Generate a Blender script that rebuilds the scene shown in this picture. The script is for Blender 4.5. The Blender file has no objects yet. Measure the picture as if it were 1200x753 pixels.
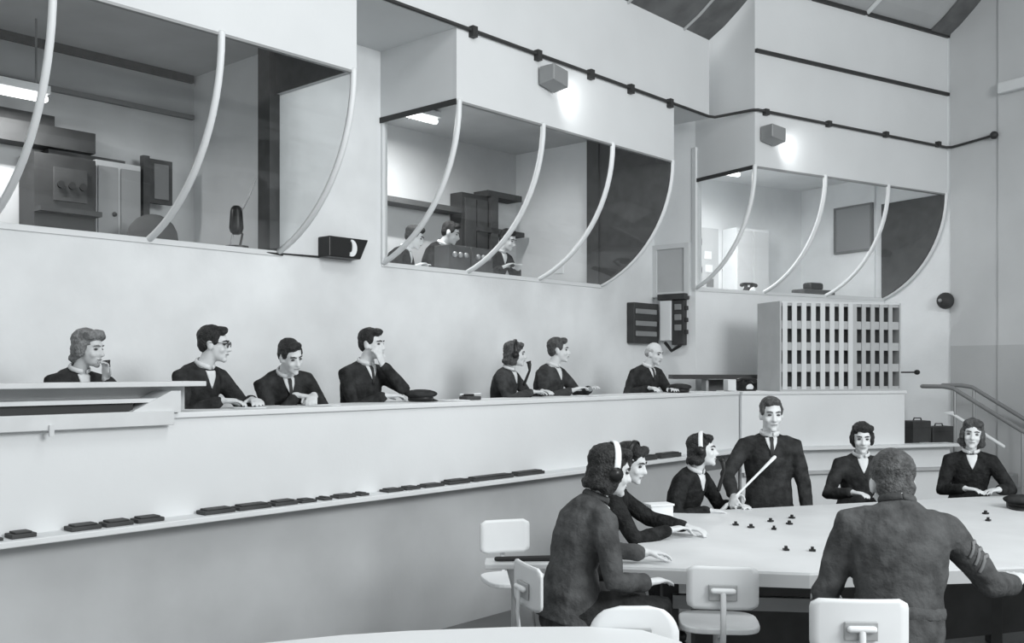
import bpy, bmesh, math, random
from math import sin, cos, radians as R, pi, sqrt, atan2
from mathutils import Vector as V, Matrix, noise
from mathutils.bvhtree import BVHTree

scene = bpy.context.scene
col = scene.collection
random.seed(7)

# ------------------------------------------------------------------ camera
FPX = 1161.0                       # focal length in pixels of a 1200 wide frame
H = 2.0                            # eye height above the lower floor
cam_data = bpy.data.cameras.new('camera')
cam_data.sensor_width = 36.0
cam_data.lens = 36.0 * FPX / 1200.0
cam_data.shift_y = 53.5 / 1200.0
cam_data.clip_start = 0.05
cam = bpy.data.objects.new('camera', cam_data)
col.objects.link(cam)
cam.location = (0, 0, H)
cam.rotation_euler = (R(90), 0, 0)
scene.camera = cam

# ------------------------------------------------------------------ world, lights, exposure
TINT = (0.975, 1.0, 1.012)
world = bpy.data.worlds.new('world'); scene.world = world
world.use_nodes = True
bgn = world.node_tree.nodes['Background']
bgn.inputs[0].default_value = (0.97, 1.0, 1.01, 1)
bgn.inputs[1].default_value = 0.72

def area(name, loc, target, sx, sy, power):
    d = bpy.data.lights.new(name, 'AREA'); d.shape = 'RECTANGLE'
    d.size = sx; d.size_y = sy; d.energy = power; d.color = (0.975, 1.0, 1.01)
    o = bpy.data.objects.new(name, d); col.objects.link(o)
    o.location = loc
    o.rotation_euler = (V(target) - V(loc)).to_track_quat('-Z', 'Y').to_euler()
    return o
area('added_key_light', (5.6, 0.6, 4.9), (0.8, 8.5, 2.6), 3.0, 2.0, 330)  # unseen area light, added to reach the wall under the bays
area('ceiling_light_hall', (1.2, 4.2, 6.8), (1.2, 5.0, 0.0), 3.0, 2.0, 90)

scene.view_settings.view_transform = 'Standard'
scene.view_settings.look = 'None'
scene.view_settings.gamma = 1.0
scene.view_settings.use_curve_mapping = False
scene.view_settings.exposure = 0.5

# ------------------------------------------------------------------ frames of the room
A = R(41.8)
WX, WY = sin(A), cos(A)            # along the long wall, away from the viewer
NX, NY = cos(A), -sin(A)           # out of the long wall, into the room
def sn(s, n, z=0.0): return V((s*WX + n*NX, s*WY + n*NY, z))
def s_at(px, n):
    u = (px-600)/FPX; d = n/(u*NX + NY); return d*(u*WX + WY)
def pxd(px, py, d): return V(((px-600)/FPX*d, d, H-(py-430)/FPX*d))
def on_n(px, py, n):
    u = (px-600)/FPX; d = n/(u*NX + NY); return pxd(px, py, d)

F3 = V((0.853, 0.521, 0)).normalized()          # along the third bay
K3 = V((-F3.y, F3.x, 0))                        # back from the third bay
P0 = V((2.78, 11.34, 0))
def b3(t, p, z=0.0): q = P0 + F3*t + K3*p; return V((q.x, q.y, z))
C0 = V((2.54, 10.95, 0)); C1 = V((4.56, 11.5, 0)) # counter, third facet
FC = (C1-C0).normalized(); KC = V((-FC.y, FC.x, 0))
def c3(t, p, z=0.0): q = C0 + FC*t + KC*p; return V((q.x, q.y, z))

# ------------------------------------------------------------------ materials
_m = {}
def mat(name, v, rough=0.6, var=0.0, scale=6.0, bump=0.0, bscale=60.0, metal=0.0, emit=0.0, detail=4.0, spec=0.3):
    if name in _m: return _m[name]
    m = bpy.data.materials.new(name); m.use_nodes = True
    nt = m.node_tree; b = nt.nodes['Principled BSDF']
    c = tuple(min(1, v*t) for t in TINT) + (1,)
    b.inputs['Base Color'].default_value = c
    b.inputs['Roughness'].default_value = rough
    b.inputs['Metallic'].default_value = metal
    b.inputs['Specular IOR Level'].default_value = spec
    if emit > 0:
        b.inputs['Emission Color'].default_value = (1, 1, 1, 1)
        b.inputs['Emission Strength'].default_value = emit
    if var > 0 or bump > 0:
        tc = nt.nodes.new('ShaderNodeTexCoord')
    if var > 0:
        n = nt.nodes.new('ShaderNodeTexNoise'); n.inputs['Scale'].default_value = scale; n.inputs['Detail'].default_value = detail
        nt.links.new(tc.outputs['Object'], n.inputs['Vector'])
        r = nt.nodes.new('ShaderNodeValToRGB')
        lo = max(0, v*(1-var)); hi = min(1, v*(1+var))
        r.color_ramp.elements[0].position = 0.3; r.color_ramp.elements[1].position = 0.7
        r.color_ramp.elements[0].color = tuple(lo*t for t in TINT)+(1,)
        r.color_ramp.elements[1].color = tuple(min(1, hi*t) for t in TINT)+(1,)
        nt.links.new(n.outputs['Fac'], r.inputs['Fac'])
        nt.links.new(r.outputs['Color'], b.inputs['Base Color'])
    if bump > 0:
        n2 = nt.nodes.new('ShaderNodeTexNoise'); n2.inputs['Scale'].default_value = bscale; n2.inputs['Detail'].default_value = 3
        nt.links.new(tc.outputs['Object'], n2.inputs['Vector'])
        bp = nt.nodes.new('ShaderNodeBump'); bp.inputs['Strength'].default_value = bump; bp.inputs['Distance'].default_value = 0.02
        nt.links.new(n2.outputs['Fac'], bp.inputs['Height'])
        nt.links.new(bp.outputs['Normal'], b.inputs['Normal'])
    _m[name] = m
    return m

def glass_mat():
    m = bpy.data.materials.new('window_glass'); m.use_nodes = True
    nt = m.node_tree; nt.nodes.clear()
    o = nt.nodes.new('ShaderNodeOutputMaterial'); mx = nt.nodes.new('ShaderNodeMixShader')
    t = nt.nodes.new('ShaderNodeBsdfTransparent'); t.inputs[0].default_value = (0.94, 0.945, 0.945, 1)
    g = nt.nodes.new('ShaderNodeBsdfGlossy'); g.inputs['Roughness'].default_value = 0.06
    lw = nt.nodes.new('ShaderNodeLayerWeight'); lw.inputs['Blend'].default_value = 0.5
    pw_ = nt.nodes.new('ShaderNodeMath'); pw_.operation = 'POWER'; pw_.inputs[1].default_value = 4.0
    f = nt.nodes.new('ShaderNodeMath'); f.operation = 'MULTIPLY_ADD'; f.inputs[1].default_value = 0.5; f.inputs[2].default_value = 0.035
    nt.links.new(lw.outputs['Facing'], pw_.inputs[0]); nt.links.new(pw_.outputs[0], f.inputs[0])
    nt.links.new(f.outputs[0], mx.inputs[0]); nt.links.new(t.outputs[0], mx.inputs[1]); nt.links.new(g.outputs[0], mx.inputs[2])
    nt.links.new(mx.outputs[0], o.inputs[0])
    return m

M = dict(
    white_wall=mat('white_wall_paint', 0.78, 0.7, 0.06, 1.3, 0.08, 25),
    stained_wall=mat('stained_wall_paint', 0.76, 0.7, 0.13, 1.1, 0.08, 25),
    fascia=mat('fascia_paint', 0.68, 0.65, 0.04, 1.0, 0.05, 25),
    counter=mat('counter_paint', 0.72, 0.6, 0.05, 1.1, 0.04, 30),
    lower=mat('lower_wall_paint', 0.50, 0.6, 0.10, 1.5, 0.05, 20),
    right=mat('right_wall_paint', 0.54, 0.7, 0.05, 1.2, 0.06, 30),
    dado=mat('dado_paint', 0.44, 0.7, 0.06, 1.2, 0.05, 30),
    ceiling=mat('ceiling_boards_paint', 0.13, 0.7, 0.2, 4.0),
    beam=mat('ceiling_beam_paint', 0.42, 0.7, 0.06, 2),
    floor=mat('floor_linoleum', 0.16, 0.5, 0.12, 1.5),
    dark=mat('dark_trim_paint', 0.035, 0.5),
    cheek=mat('dark_screen_cloth', 0.075, 0.85, 0.15, 9),
    rib=mat('white_rib_enamel', 0.74, 0.4),
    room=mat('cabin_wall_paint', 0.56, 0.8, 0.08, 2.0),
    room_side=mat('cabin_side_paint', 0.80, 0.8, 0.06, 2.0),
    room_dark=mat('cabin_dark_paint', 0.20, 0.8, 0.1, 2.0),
    metal=mat('grey_metal', 0.30, 0.4, 0.0, metal=0.3),
    pale_metal=mat('pale_metal', 0.5, 0.4, metal=0.2),
    black=mat('black_bakelite', 0.018, 0.35),
    tabletop=mat('map_table_top', 0.66, 0.5, 0.05, 3.0),
    table_edge=mat('table_edge_wood', 0.42, 0.6),
    table_dark=mat('table_dark_wood', 0.05, 0.6, 0.2, 5),
    chair=mat('white_plywood', 0.72, 0.45, 0.03, 5),
    chair_metal=mat('chair_steel', 0.42, 0.35, metal=0.4),
    paper=mat('paper', 0.8, 0.8),
    fore=mat('white_desk_top', 0.70, 0.5, 0.02, 2),
    shelf=mat('shelf_wood', 0.62, 0.5, 0.05, 6),
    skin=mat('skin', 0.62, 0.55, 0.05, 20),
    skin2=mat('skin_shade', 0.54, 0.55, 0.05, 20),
    wool=mat('dark_wool', 0.032, 0.9, 0.45, 14, 0.6, 30, spec=0.1),
    wool2=mat('slate_wool', 0.048, 0.9, 0.4, 13, 0.6, 30, spec=0.1),
    wool3=mat('grey_serge', 0.075, 0.9, 0.35, 11, 0.6, 26, spec=0.1),
    knit=mat('black_knit', 0.024, 0.95, 0.4, 18, 0.7, 45, spec=0.05),
    hair_dark=mat('dark_hair', 0.022, 0.55, 0.6, 40, 0.7, 90),
    hair_brown=mat('brown_hair', 0.07, 0.55, 0.5, 40, 0.7, 90),
    hair_fair=mat('fair_hair', 0.20, 0.6, 0.4, 40, 0.7, 90),
    hair_grey=mat('grey_hair', 0.40, 0.6, 0.3, 40, 0.5, 90),
    eye=mat('dark_eye', 0.05, 0.3),
    stripe=mat('stripe_braid', 0.17, 0.9),
    lip=mat('lip', 0.25, 0.5),
    shirt=mat('pale_shirt', 0.66, 0.8, 0.05, 30),
    tie=mat('dark_tie', 0.04, 0.8),
    lamp=mat('lamp_glow', 0.9, 0.5, emit=3.0),
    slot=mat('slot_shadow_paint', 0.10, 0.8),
    box=mat('pigeonhole_paint', 0.46, 0.7, 0.06, 5),
    boxw=mat('pigeonhole_white', 0.66, 0.7),
    glass=glass_mat(),
)

# ------------------------------------------------------------------ mesh building
class MB:
    def __init__(s): s.v = []; s.f = []
    def add(s, vs, fs):
        o = len(s.v); s.v += [V(x) for x in vs]; s.f += [tuple(i+o for i in f) for f in fs]; return s
    def hexa(s, p):                  # 8 points: 4 bottom ccw, 4 top ccw
        return s.add(p, [(3,2,1,0), (4,5,6,7), (0,1,5,4), (1,2,6,5), (2,3,7,6), (3,0,4,7)])
    def box(s, c, size, rot=0.0, mtx=None):
        hx, hy, hz = size[0]/2, size[1]/2, size[2]/2
        m = mtx if mtx is not None else Matrix.Rotation(rot, 3, 'Z')
        pts = [(-hx,-hy,-hz),(hx,-hy,-hz),(hx,hy,-hz),(-hx,hy,-hz),(-hx,-hy,hz),(hx,-hy,hz),(hx,hy,hz),(-hx,hy,hz)]
        return s.hexa([V(c) + m @ V(p) for p in pts])
    def slab(s, fn, a0, a1, b0, b1, z0, z1):     # box in an (a,b) wall frame
        p = [fn(a0,b0,z0), fn(a1,b0,z0), fn(a1,b1,z0), fn(a0,b1,z0), fn(a0,b0,z1), fn(a1,b0,z1), fn(a1,b1,z1), fn(a0,b1,z1)]
        return s.hexa(p)
    def prism(s, poly, z0, z1):
        n = len(poly); a = [V((p[0], p[1], z0)) for p in poly] + [V((p[0], p[1], z1)) for p in poly]
        fs = [tuple(range(n-1, -1, -1)), tuple(range(n, 2*n))] + [(i, (i+1) % n, (i+1) % n + n, i+n) for i in range(n)]
        return s.add(a, fs)
    def extrude(s, pts, d):           # polygon of 3d points pushed along vector d
        n = len(pts); d = V(d); a = [V(p) for p in pts] + [V(p)+d for p in pts]
        fs = [tuple(range(n-1, -1, -1)), tuple(range(n, 2*n))] + [(i, (i+1) % n, (i+1) % n + n, i+n) for i in range(n)]
        return s.add(a, fs)
    def tube(s, pts, rad, seg=10, up=(0,0,1), flat=1.0, dome=True):
        pts = [V(p) for p in pts]; n = len(pts)
        rad = list(rad) if isinstance(rad, (list, tuple)) else [rad]*n
        rings = []
        prev = None
        for i, p in enumerate(pts):
            if i == 0: t = pts[1]-pts[0]
            elif i == n-1: t = pts[-1]-pts[-2]
            else: t = (pts[i+1]-pts[i]).normalized() + (pts[i]-pts[i-1]).normalized()
            t.normalize()
            if prev is None:
                u = V(up); x = u.cross(t)
                if x.length < 1e-3: x = V((1,0,0)).cross(t)
                if x.length < 1e-3: x = V((0,1,0)).cross(t)
                x.normalize()
            else:
                x = prev - t*prev.dot(t); x.normalize()
            prev = x; y = t.cross(x)
            r = rad[i]; rx, ry = (r if isinstance(r, (tuple, list)) else (r, r*flat))
            rings.append((p, t, x, y, rx, ry))
        if dome:
            p, t, x, y, rx, ry = rings[0]; e = min(rx, ry)
            head = [(p - t*e*sin(a), t, x, y, rx*cos(a), ry*cos(a)) for a in (R(62), R(32))]
            p, t, x, y, rx, ry = rings[-1]; e = min(rx, ry)
            tail = [(p + t*e*sin(a), t, x, y, rx*cos(a), ry*cos(a)) for a in (R(32), R(62))]
            rings = head + rings + tail
        vs = []
        for p, t, x, y, rx, ry in rings:
            for k in range(seg):
                a = 2*pi*k/seg; vs.append(p + x*(rx*cos(a)) + y*(ry*sin(a)))
        fs = []
        for i in range(len(rings)-1):
            for k in range(seg):
                a = i*seg+k; b = i*seg+(k+1) % seg; fs.append((a, b, b+seg, a+seg))
        fs.append(tuple(range(seg-1, -1, -1))); L = (len(rings)-1)*seg; fs.append(tuple(range(L, L+seg)))
        return s.add(vs, fs)
    def ell(s, c, r, m=None, seg=16, rings=10):
        c = V(c); m = m if m is not None else Matrix.Identity(3); vs = []
        for i in range(1, rings):
            th = pi*i/rings
            for k in range(seg):
                a = 2*pi*k/seg
                vs.append(c + m @ V((r[0]*sin(th)*cos(a), r[1]*sin(th)*sin(a), r[2]*cos(th))))
        top = len(vs); vs.append(c + m @ V((0,0,r[2]))); vs.append(c + m @ V((0,0,-r[2])))
        fs = []
        for i in range(rings-2):
            for k in range(seg):
                a = i*seg+k; b = i*seg+(k+1) % seg; fs.append((a, a+seg, b+seg, b))
        for k in range(seg):
            fs.append((top, k, (k+1) % seg)); o = (rings-2)*seg; fs.append((top+1, o+(k+1) % seg, o+k))
        return s.add(vs, fs)
    def mesh(s, name):
        me = bpy.data.meshes.new(name); me.from_pydata([tuple(v) for v in s.v], [], s.f)
        bm = bmesh.new(); bm.from_mesh(me); bmesh.ops.recalc_face_normals(bm, faces=bm.faces); bm.to_mesh(me); bm.free()
        return me
    def build(s, name, m, parent=None, smooth=False, bevel=0.0, origin=None, wparent=None):
        """one mesh object; vertices are given in world (no parent) or in the parent's frame"""
        if origin is None and s.v:
            xs = [v.x for v in s.v]; ys = [v.y for v in s.v]; zs = [v.z for v in s.v]
            origin = V(((min(xs)+max(xs))/2, (min(ys)+max(ys))/2, min(zs)))
        origin = V(origin); s.v = [v-origin for v in s.v]
        me = s.mesh(name); me.materials.append(m)
        if smooth:
            for p in me.polygons: p.use_smooth = True
        o = bpy.data.objects.new(name, me); col.objects.link(o); o.location = origin
        if parent is not None: o.parent = parent
        if wparent is not None:            # vertices were given in world coordinates
            o.parent = wparent; q = wparent; off = V((0,0,0))
            while q is not None: off += q.location; q = q.parent
            o.location = origin - off
        if bevel > 0:
            b = o.modifiers.new('bevel', 'BEVEL'); b.width = bevel; b.segments = 2; b.limit_method = 'ANGLE'
        return o

def tag(o, label=None, cat=None, group=None, kind=None):
    if label: o['label'] = label
    if cat: o['category'] = cat
    if group: o['group'] = group
    if kind: o['kind'] = kind
    return o
def empty(name, loc, rz=0.0):
    o = bpy.data.objects.new(name, None); col.objects.link(o); o.location = loc; o.rotation_euler = (0, 0, rz)
    o.empty_display_size = 0.1
    return o
def struct(o): o['kind'] = 'structure'; return o
def copy_tree(o, parent=None):
    c = o.copy(); col.objects.link(c); c.parent = parent
    for ch in list(o.children): copy_tree(ch, c)
    return c
ORD = ['first','second','third','fourth','fifth','sixth','seventh','eighth','ninth','tenth','eleventh','twelfth','thirteenth',
       'fourteenth','fifteenth','sixteenth','seventeenth','eighteenth','nineteenth','twentieth','twenty-first','twenty-second','twenty-third','twenty-fourth']

# ================================================================== SETTING
Z_FLOOR, Z_DAIS, Z_TOP, Z_LEDGE = 0.0, 1.05, 1.73, 1.11
Z_SILL, Z_HEAD, Z_PIPE, Z_CEIL, Z_CABIN, Z_CABC = 2.967, 4.30, 4.93, 5.85, 2.2, 4.71
N_WALL, N_FRONT, N_CTR = -7.05, -6.05, -5.45

struct(MB().prism([(-9,-3),(11,-3),(11,16),(-9,16)], -0.1, 0).build('floor', M['floor']))

# long wall below and between the glazed bays
w = MB()
w.slab(sn, -3, 10.6, N_WALL-0.14, N_WALL, Z_FLOOR, Z_SILL)
w.slab(sn, 4.93, 6.06, N_WALL-0.14, N_WALL, Z_SILL, Z_CEIL)
w.slab(sn, 9.48, 10.6, N_WALL-0.14, N_WALL, Z_SILL, Z_CEIL)
struct(w.build('wall_left', M['stained_wall']))
# beam of the gallery above the bays
struct(MB().slab(sn, -3, 10.25, N_WALL-1.5, N_FRONT, Z_PIPE, Z_CEIL).build('wall_upper', M['fascia']))
# return between the second and the third bay
A1 = sn(10.6, N_WALL); B1 = b3(0, 1.0)
w = MB()
rd = (B1-A1).normalized(); rn = V((-rd.y, rd.x, 0))
w.hexa([A1, B1, B1+rn*0.14, A1+rn*0.14] + [p+V((0,0,5.3)) for p in (A1, B1, B1+rn*0.14, A1+rn*0.14)])
struct(w.build('wall_return', M['white_wall']))
# wall under the third bay
struct(MB().slab(b3, 0.0, 3.53, 1.0, 1.14, 0, Z_SILL).build('wall_back', M['white_wall']))
# fascia of the third bay: solid gallery above its glass
w = MB()
w.slab(b3, 0, 3.53, 0, 0.10, Z_HEAD, 6.4)
w.slab(b3, 0, 0.10, 0.10, 1.0, Z_HEAD, 6.4)
struct(w.build('wall_gallery', M['fascia']))
struct(MB().slab(b3, 0.0, 3.53, -0.035, 0.0, 5.60, 5.64).build('trim_1', M['dark']))
struct(MB().slab(b3, -0.012, 0.0, 0.0, 1.0, Z_HEAD-0.03, Z_HEAD+0.015).build('trim_2', M['dark']))
# right wall
def rw(t, p, z=0.0): q = P0 + F3*3.53 - K3*t + F3*p; return V((q.x, q.y, z))     # t toward the viewer
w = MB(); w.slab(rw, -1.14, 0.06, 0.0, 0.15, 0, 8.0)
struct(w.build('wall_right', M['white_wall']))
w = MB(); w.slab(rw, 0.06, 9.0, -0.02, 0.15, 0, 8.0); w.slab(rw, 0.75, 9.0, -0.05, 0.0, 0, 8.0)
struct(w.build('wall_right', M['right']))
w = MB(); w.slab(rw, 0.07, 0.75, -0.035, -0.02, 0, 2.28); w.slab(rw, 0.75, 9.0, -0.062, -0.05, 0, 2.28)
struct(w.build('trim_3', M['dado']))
# coved ceilings
def cove(fn, a0, a1, b0, sgn, z0, name, m):
    prof = []
    for i in range(13):
        q = 2.4*i/12
        prof.append((b0 + sgn*q, z0 + 0.80*q**1.2))
    prof.append((b0+sgn*8, prof[-1][1]+0.3))
    mb = MB()
    for i in range(len(prof)-1):
        (p, z), (q, y) = prof[i], prof[i+1]
        mb.hexa([fn(a0,p,z), fn(a1,p,z), fn(a1,q,y), fn(a0,q,y), fn(a0,p,z+.1), fn(a1,p,z+.1), fn(a1,q,y+.1), fn(a0,q,y+.1)])
    o = struct(mb.build(name, m)); return o, prof
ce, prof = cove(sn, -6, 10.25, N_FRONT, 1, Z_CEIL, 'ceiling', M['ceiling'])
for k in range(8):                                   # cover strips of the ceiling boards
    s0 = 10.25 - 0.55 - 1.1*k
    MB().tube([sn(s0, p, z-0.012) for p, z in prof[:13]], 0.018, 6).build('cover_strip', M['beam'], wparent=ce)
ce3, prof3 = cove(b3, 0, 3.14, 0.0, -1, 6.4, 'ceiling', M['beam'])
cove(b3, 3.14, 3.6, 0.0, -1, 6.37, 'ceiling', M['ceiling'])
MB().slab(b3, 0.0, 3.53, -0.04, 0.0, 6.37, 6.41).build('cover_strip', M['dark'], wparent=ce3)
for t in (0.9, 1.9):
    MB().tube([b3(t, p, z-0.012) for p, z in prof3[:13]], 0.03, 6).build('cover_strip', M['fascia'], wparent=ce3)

# ---- cabins behind the bays
def cabin(fn, a0, a1, back, wall, sgn, tagname, mb_back, mb_side, mb_ceil):
    """fn(a, b): b runs from the wall plane 'wall' to 'back'"""
    struct(MB().slab(fn, a0-0.1, a1+0.1, wall, back, Z_CABIN-0.1, Z_CABIN).build('floor', M['floor']))
    struct(MB().slab(fn, a0-0.1, a1+0.1, back, back+0.1*sgn, Z_CABIN, Z_CABC).build('wall_cabin_back', mb_back))
    struct(MB().slab(fn, a1, a1+0.1, wall, back, Z_CABIN, Z_CABC).build('wall_cabin_side', mb_side))
    struct(MB().slab(fn, a0-0.1, a0, wall, back, Z_CABIN, Z_CABC).build('wall_cabin_side', mb_side))
    struct(MB().slab(fn, a0-0.1, a1+0.1, wall, back, Z_CABC, Z_CABC+0.08).slab(fn, a0+0.02, a1-0.05, wall-sgn*1.05, wall, Z_CABC, Z_CABC+0.08).build('ceiling', mb_ceil))
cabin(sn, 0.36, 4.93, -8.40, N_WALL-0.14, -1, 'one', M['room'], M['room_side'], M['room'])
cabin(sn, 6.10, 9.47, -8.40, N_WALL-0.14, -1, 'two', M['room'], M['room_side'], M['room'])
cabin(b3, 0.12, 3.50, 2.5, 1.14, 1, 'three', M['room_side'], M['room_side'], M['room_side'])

# ---- curved glazed bays
TM = R(70)
def curve(k, n=14):            # (set-back from front, height) k in 0..1
    th = TM*k
    return (1-cos(th))/(1-cos(TM)), Z_HEAD - (Z_HEAD-Z_SILL)*sin(th)/sin(TM)
def bay(num, fn, front, inw, ribs, left_end, right_end, fascia, top):
    """fn(a, b); set-back p maps to b = front + inw*p"""
    root = struct(empty('window_%d' % num, fn(ribs[0], front+inw, Z_SILL)))
    a0, a1 = ribs[0], ribs[-1]
    for a in ribs:
        r = MB(); r.tube([fn(a, front+inw*curve(k/16)[0], curve(k/16)[1]) for k in range(17)], 0.026, 8)
        r.build('rib', M['rib'], wparent=root, smooth=True)
    def sheet(pts):
        mb = MB(); n = len(pts[0])
        for row in pts: mb.v += row
        for i in range(len(pts)-1):
            for j in range(n-1): mb.f.append((i*n+j, i*n+j+1, (i+1)*n+j+1, (i+1)*n+j))
        return mb
    for i in range(len(ribs)-1):
        x0, x1 = ribs[i]+0.02, ribs[i+1]-0.02
        pts = [[fn(x0+(x1-x0)*j/2, front+inw*(curve(k/16)[0]+0.008), curve(k/16)[1]) for j in range(3)] for k in range(17)]
        sheet(pts).build('pane', M['glass'], wparent=root, smooth=True)
    def end(a, m, name, th):
        pts = [fn(a, front+inw*curve(k/16)[0], curve(k/16)[1]) for k in range(17)] + [fn(a, front+inw, Z_HEAD)]
        mb = MB().extrude(pts, fn(a+th, front, 0)-fn(a, front, 0))
        mb.build(name, m, wparent=root)
    if left_end: end(a0, M['glass'], 'end_pane', 0.006)
    if right_end == 'glass': end(a1, M['glass'], 'end_pane', 0.006)
    else: end(a1-0.03, M['cheek'], 'end_screen', 0.02)
    # upper part: front panel and cheeks of the overhanging box
    if fascia:
        MB().slab(fn, a0-0.03, a1+0.03, front, front+inw*0.05, Z_HEAD, top).build('fascia_panel', M['fascia'], wparent=root)
        MB().slab(fn, a0-0.03, a0+0.02, front+inw*0.05, front+inw*1.0, Z_HEAD, top).build('cheek_panel', M['fascia'], wparent=root)
        MB().slab(fn, a1-0.02, a1+0.03, front+inw*0.05, front+inw*1.0, Z_HEAD, top).build('cheek_panel', M['fascia'], wparent=root)
        MB().slab(fn, a1-0.035, a1-0.02, front+inw*0.05, front+inw*1.0, Z_HEAD, top-0.02).build('cheek_lining', M['cheek'], wparent=root)
        MB().slab(fn, a0-0.042, a0-0.03, front, front+inw*1.0, Z_HEAD-0.035, Z_HEAD+0.015).build('edge_strip', M['dark'], wparent=root)
    MB().slab(fn, a0-0.02, a1+0.02, front+inw*0.985, front+inw*1.03, Z_SILL-0.03, Z_SILL+0.012).build('sill_strip', M['rib'], wparent=root)
    MB().slab(fn, a0, a1, front-inw*0.006, front+inw*0.03, Z_HEAD-0.015, Z_HEAD+0.004).build('head_strip', M['metal'], wparent=root)
    return root
win1 = bay(1, sn, N_FRONT, -1.0, [0.30, 1.46, 2.61, 3.76, 4.92], False, 'glass', True, Z_PIPE)
win2 = bay(2, sn, N_FRONT, -1.0, [6.08, 7.21, 8.33, 9.46], True, 'screen', True, Z_PIPE)
win3 = bay(3, b3, 0.0, 1.0, [0.0, 1.17, 2.33, 3.5], True, 'screen', False, 0)
# dark jambs at the cabin corners
MB().slab(sn, 4.83, 4.93, N_WALL-0.16, N_WALL+0.01, Z_SILL, Z_CABC).build('jamb', M['cheek'], wparent=win1)
MB().slab(sn, 9.40, 9.46, N_WALL-0.16, N_WALL+0.01, Z_SILL, Z_CABC).build('jamb', M['cheek'], wparent=win2)
MB().slab(b3, -0.03, 0.03, 0.97, 1.03, Z_SILL, Z_HEAD+0.4).build('jamb', M['rib'], wparent=win3)
MB().slab(sn, 6.05, 6.11, N_WALL-0.03, N_WALL+0.03, Z_SILL, Z_HEAD).build('jamb', M['rib'], wparent=win2)

# ---- raised dais with its counter
dais = MB()
dais.prism([sn(-3, N_WALL)[:2], sn(-3, N_CTR-0.05)[:2], (C0+KC*0.05)[:2], (C1+FC*0.62+KC*0.05)[:2], (C1+FC*0.62+KC*2.6)[:2], sn(10.6, N_WALL)[:2]], 0.9, Z_DAIS)
struct(dais.build('floor', M['floor']))
S_C = C0.x*WX + C0.y*WY                        # where the long counter meets the third facet
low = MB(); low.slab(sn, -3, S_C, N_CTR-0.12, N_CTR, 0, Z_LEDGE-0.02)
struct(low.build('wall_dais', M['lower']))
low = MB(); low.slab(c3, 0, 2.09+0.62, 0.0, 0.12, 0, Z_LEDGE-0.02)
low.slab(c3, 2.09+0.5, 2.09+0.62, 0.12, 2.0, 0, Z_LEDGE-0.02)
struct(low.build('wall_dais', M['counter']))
up = MB(); up.slab(sn, -3, S_C+0.015, N_CTR-0.10, N_CTR, Z_LEDGE, Z_TOP-0.035); up.slab(c3, 0, 2.09, 0, 0.10, Z_LEDGE, Z_TOP-0.035)
up.slab(c3, 2.02, 2.09, 0.10, 0.62, Z_LEDGE, Z_TOP-0.035)
struct(up.build('wall_counter', M['counter']))
led = MB(); led.slab(sn, -3, S_C+0.02, N_CTR-0.1, N_CTR+0.17, Z_LEDGE-0.035, Z_LEDGE)
led.slab(c3, -0.02, 2.09+0.66, -0.13, 0.10, Z_LEDGE-0.035, Z_LEDGE)
struct(led.build('trim_4', M['counter'], bevel=0.006))
led = MB(); led.slab(c3, 0.0, 2.09+0.62, -0.06, 0.0, 0.80, 0.835)
struct(led.build('trim_5', M['box']))
ctop = MB(); ctop.slab(sn, -3, S_C, -5.95, N_CTR+0.02, Z_TOP-0.035, Z_TOP)
ctop.slab(c3, 0, 2.11, -0.02, 0.62, Z_TOP-0.035, Z_TOP)
tag(ctop.build('counter_top', M['counter'], bevel=0.006), 'long white counter top that the uniformed staff lean on above the pale fascia', 'counter')

# ---- stairs at the far right
ST = C1 + FC*0.62; SD = V((0.78, -0.625, 0)).normalized(); SK = V((-SD.y, SD.x, 0))
def st(a, b, z=0.0): q = ST + SD*a + SK*b; return V((q.x, q.y, z))
stairs = empty('staircase', st(0, 0.5, 0))
tag(stairs, 'short flight of steps with dark handrails going down beside the grey right wall', 'stairs')
for k in range(6):
    MB().slab(st, 0.25*k, 0.25*k+0.27, 0.1, 1.0, 0, Z_DAIS-0.175*(k+1)+0.175*0.0+0.0 if k < 5 else 0.04).build('step', M['metal'], wparent=stairs)
def rail(b, z0, r, m, a1=1.45, flatl=0.35):
    pts = [st(-flatl, b, z0), st(-0.12, b, z0), st(0, b, z0-0.02), st(a1, b, z0-0.02-0.64*a1)]
    MB().tube(pts, r, 8).build('handrail', m, wparent=stairs, smooth=True)
rail(0.12, 1.77, 0.025, M['room_dark']); rail(0.12, 1.46, 0.02, M['rib'], 0.55, 0.0); rail(0.98, 1.77, 0.025, M['room_dark'])
for a in (0.02, 0.75, 1.4):
    for b in (0.12, 0.98):
        MB().tube([st(a, b, max(0.03, Z_DAIS-0.7*a-0.15)), st(a, b, 1.75-0.64*a)], 0.018, 8).build('baluster', M['metal'], wparent=stairs, smooth=True)

# ================================================================== PEOPLE
def fuse(mb, voxel, smooth=2, disp=0.0, dscale=9.0, seed=0):
    me = mb.mesh('tmp'); o = bpy.data.objects.new('tmp', me); col.objects.link(o)
    m = o.modifiers.new('r', 'REMESH'); m.mode = 'VOXEL'; m.voxel_size = voxel; m.adaptivity = 0.0
    if smooth:
        sm = o.modifiers.new('s', 'SMOOTH'); sm.factor = 0.5; sm.iterations = smooth
    dg = bpy.context.evaluated_depsgraph_get(); dg.update()
    out = bpy.data.meshes.new_from_object(o.evaluated_get(dg), depsgraph=dg)
    bpy.data.objects.remove(o); bpy.data.meshes.remove(me)
    if disp > 0:
        out.update()
        nn = [v.normal.copy() for v in out.vertices]
        for v, n in zip(out.vertices, nn):
            q = v.co*dscale + V((seed*3.1, seed*1.7, 0))
            a = noise.noise(V((q.x*0.8, q.y*0.8, q.z*1.3))) + 0.5*noise.noise(q*2.1)
            v.co += n*(a*disp)
    for p in out.polygons: p.use_smooth = True
    return out

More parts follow.
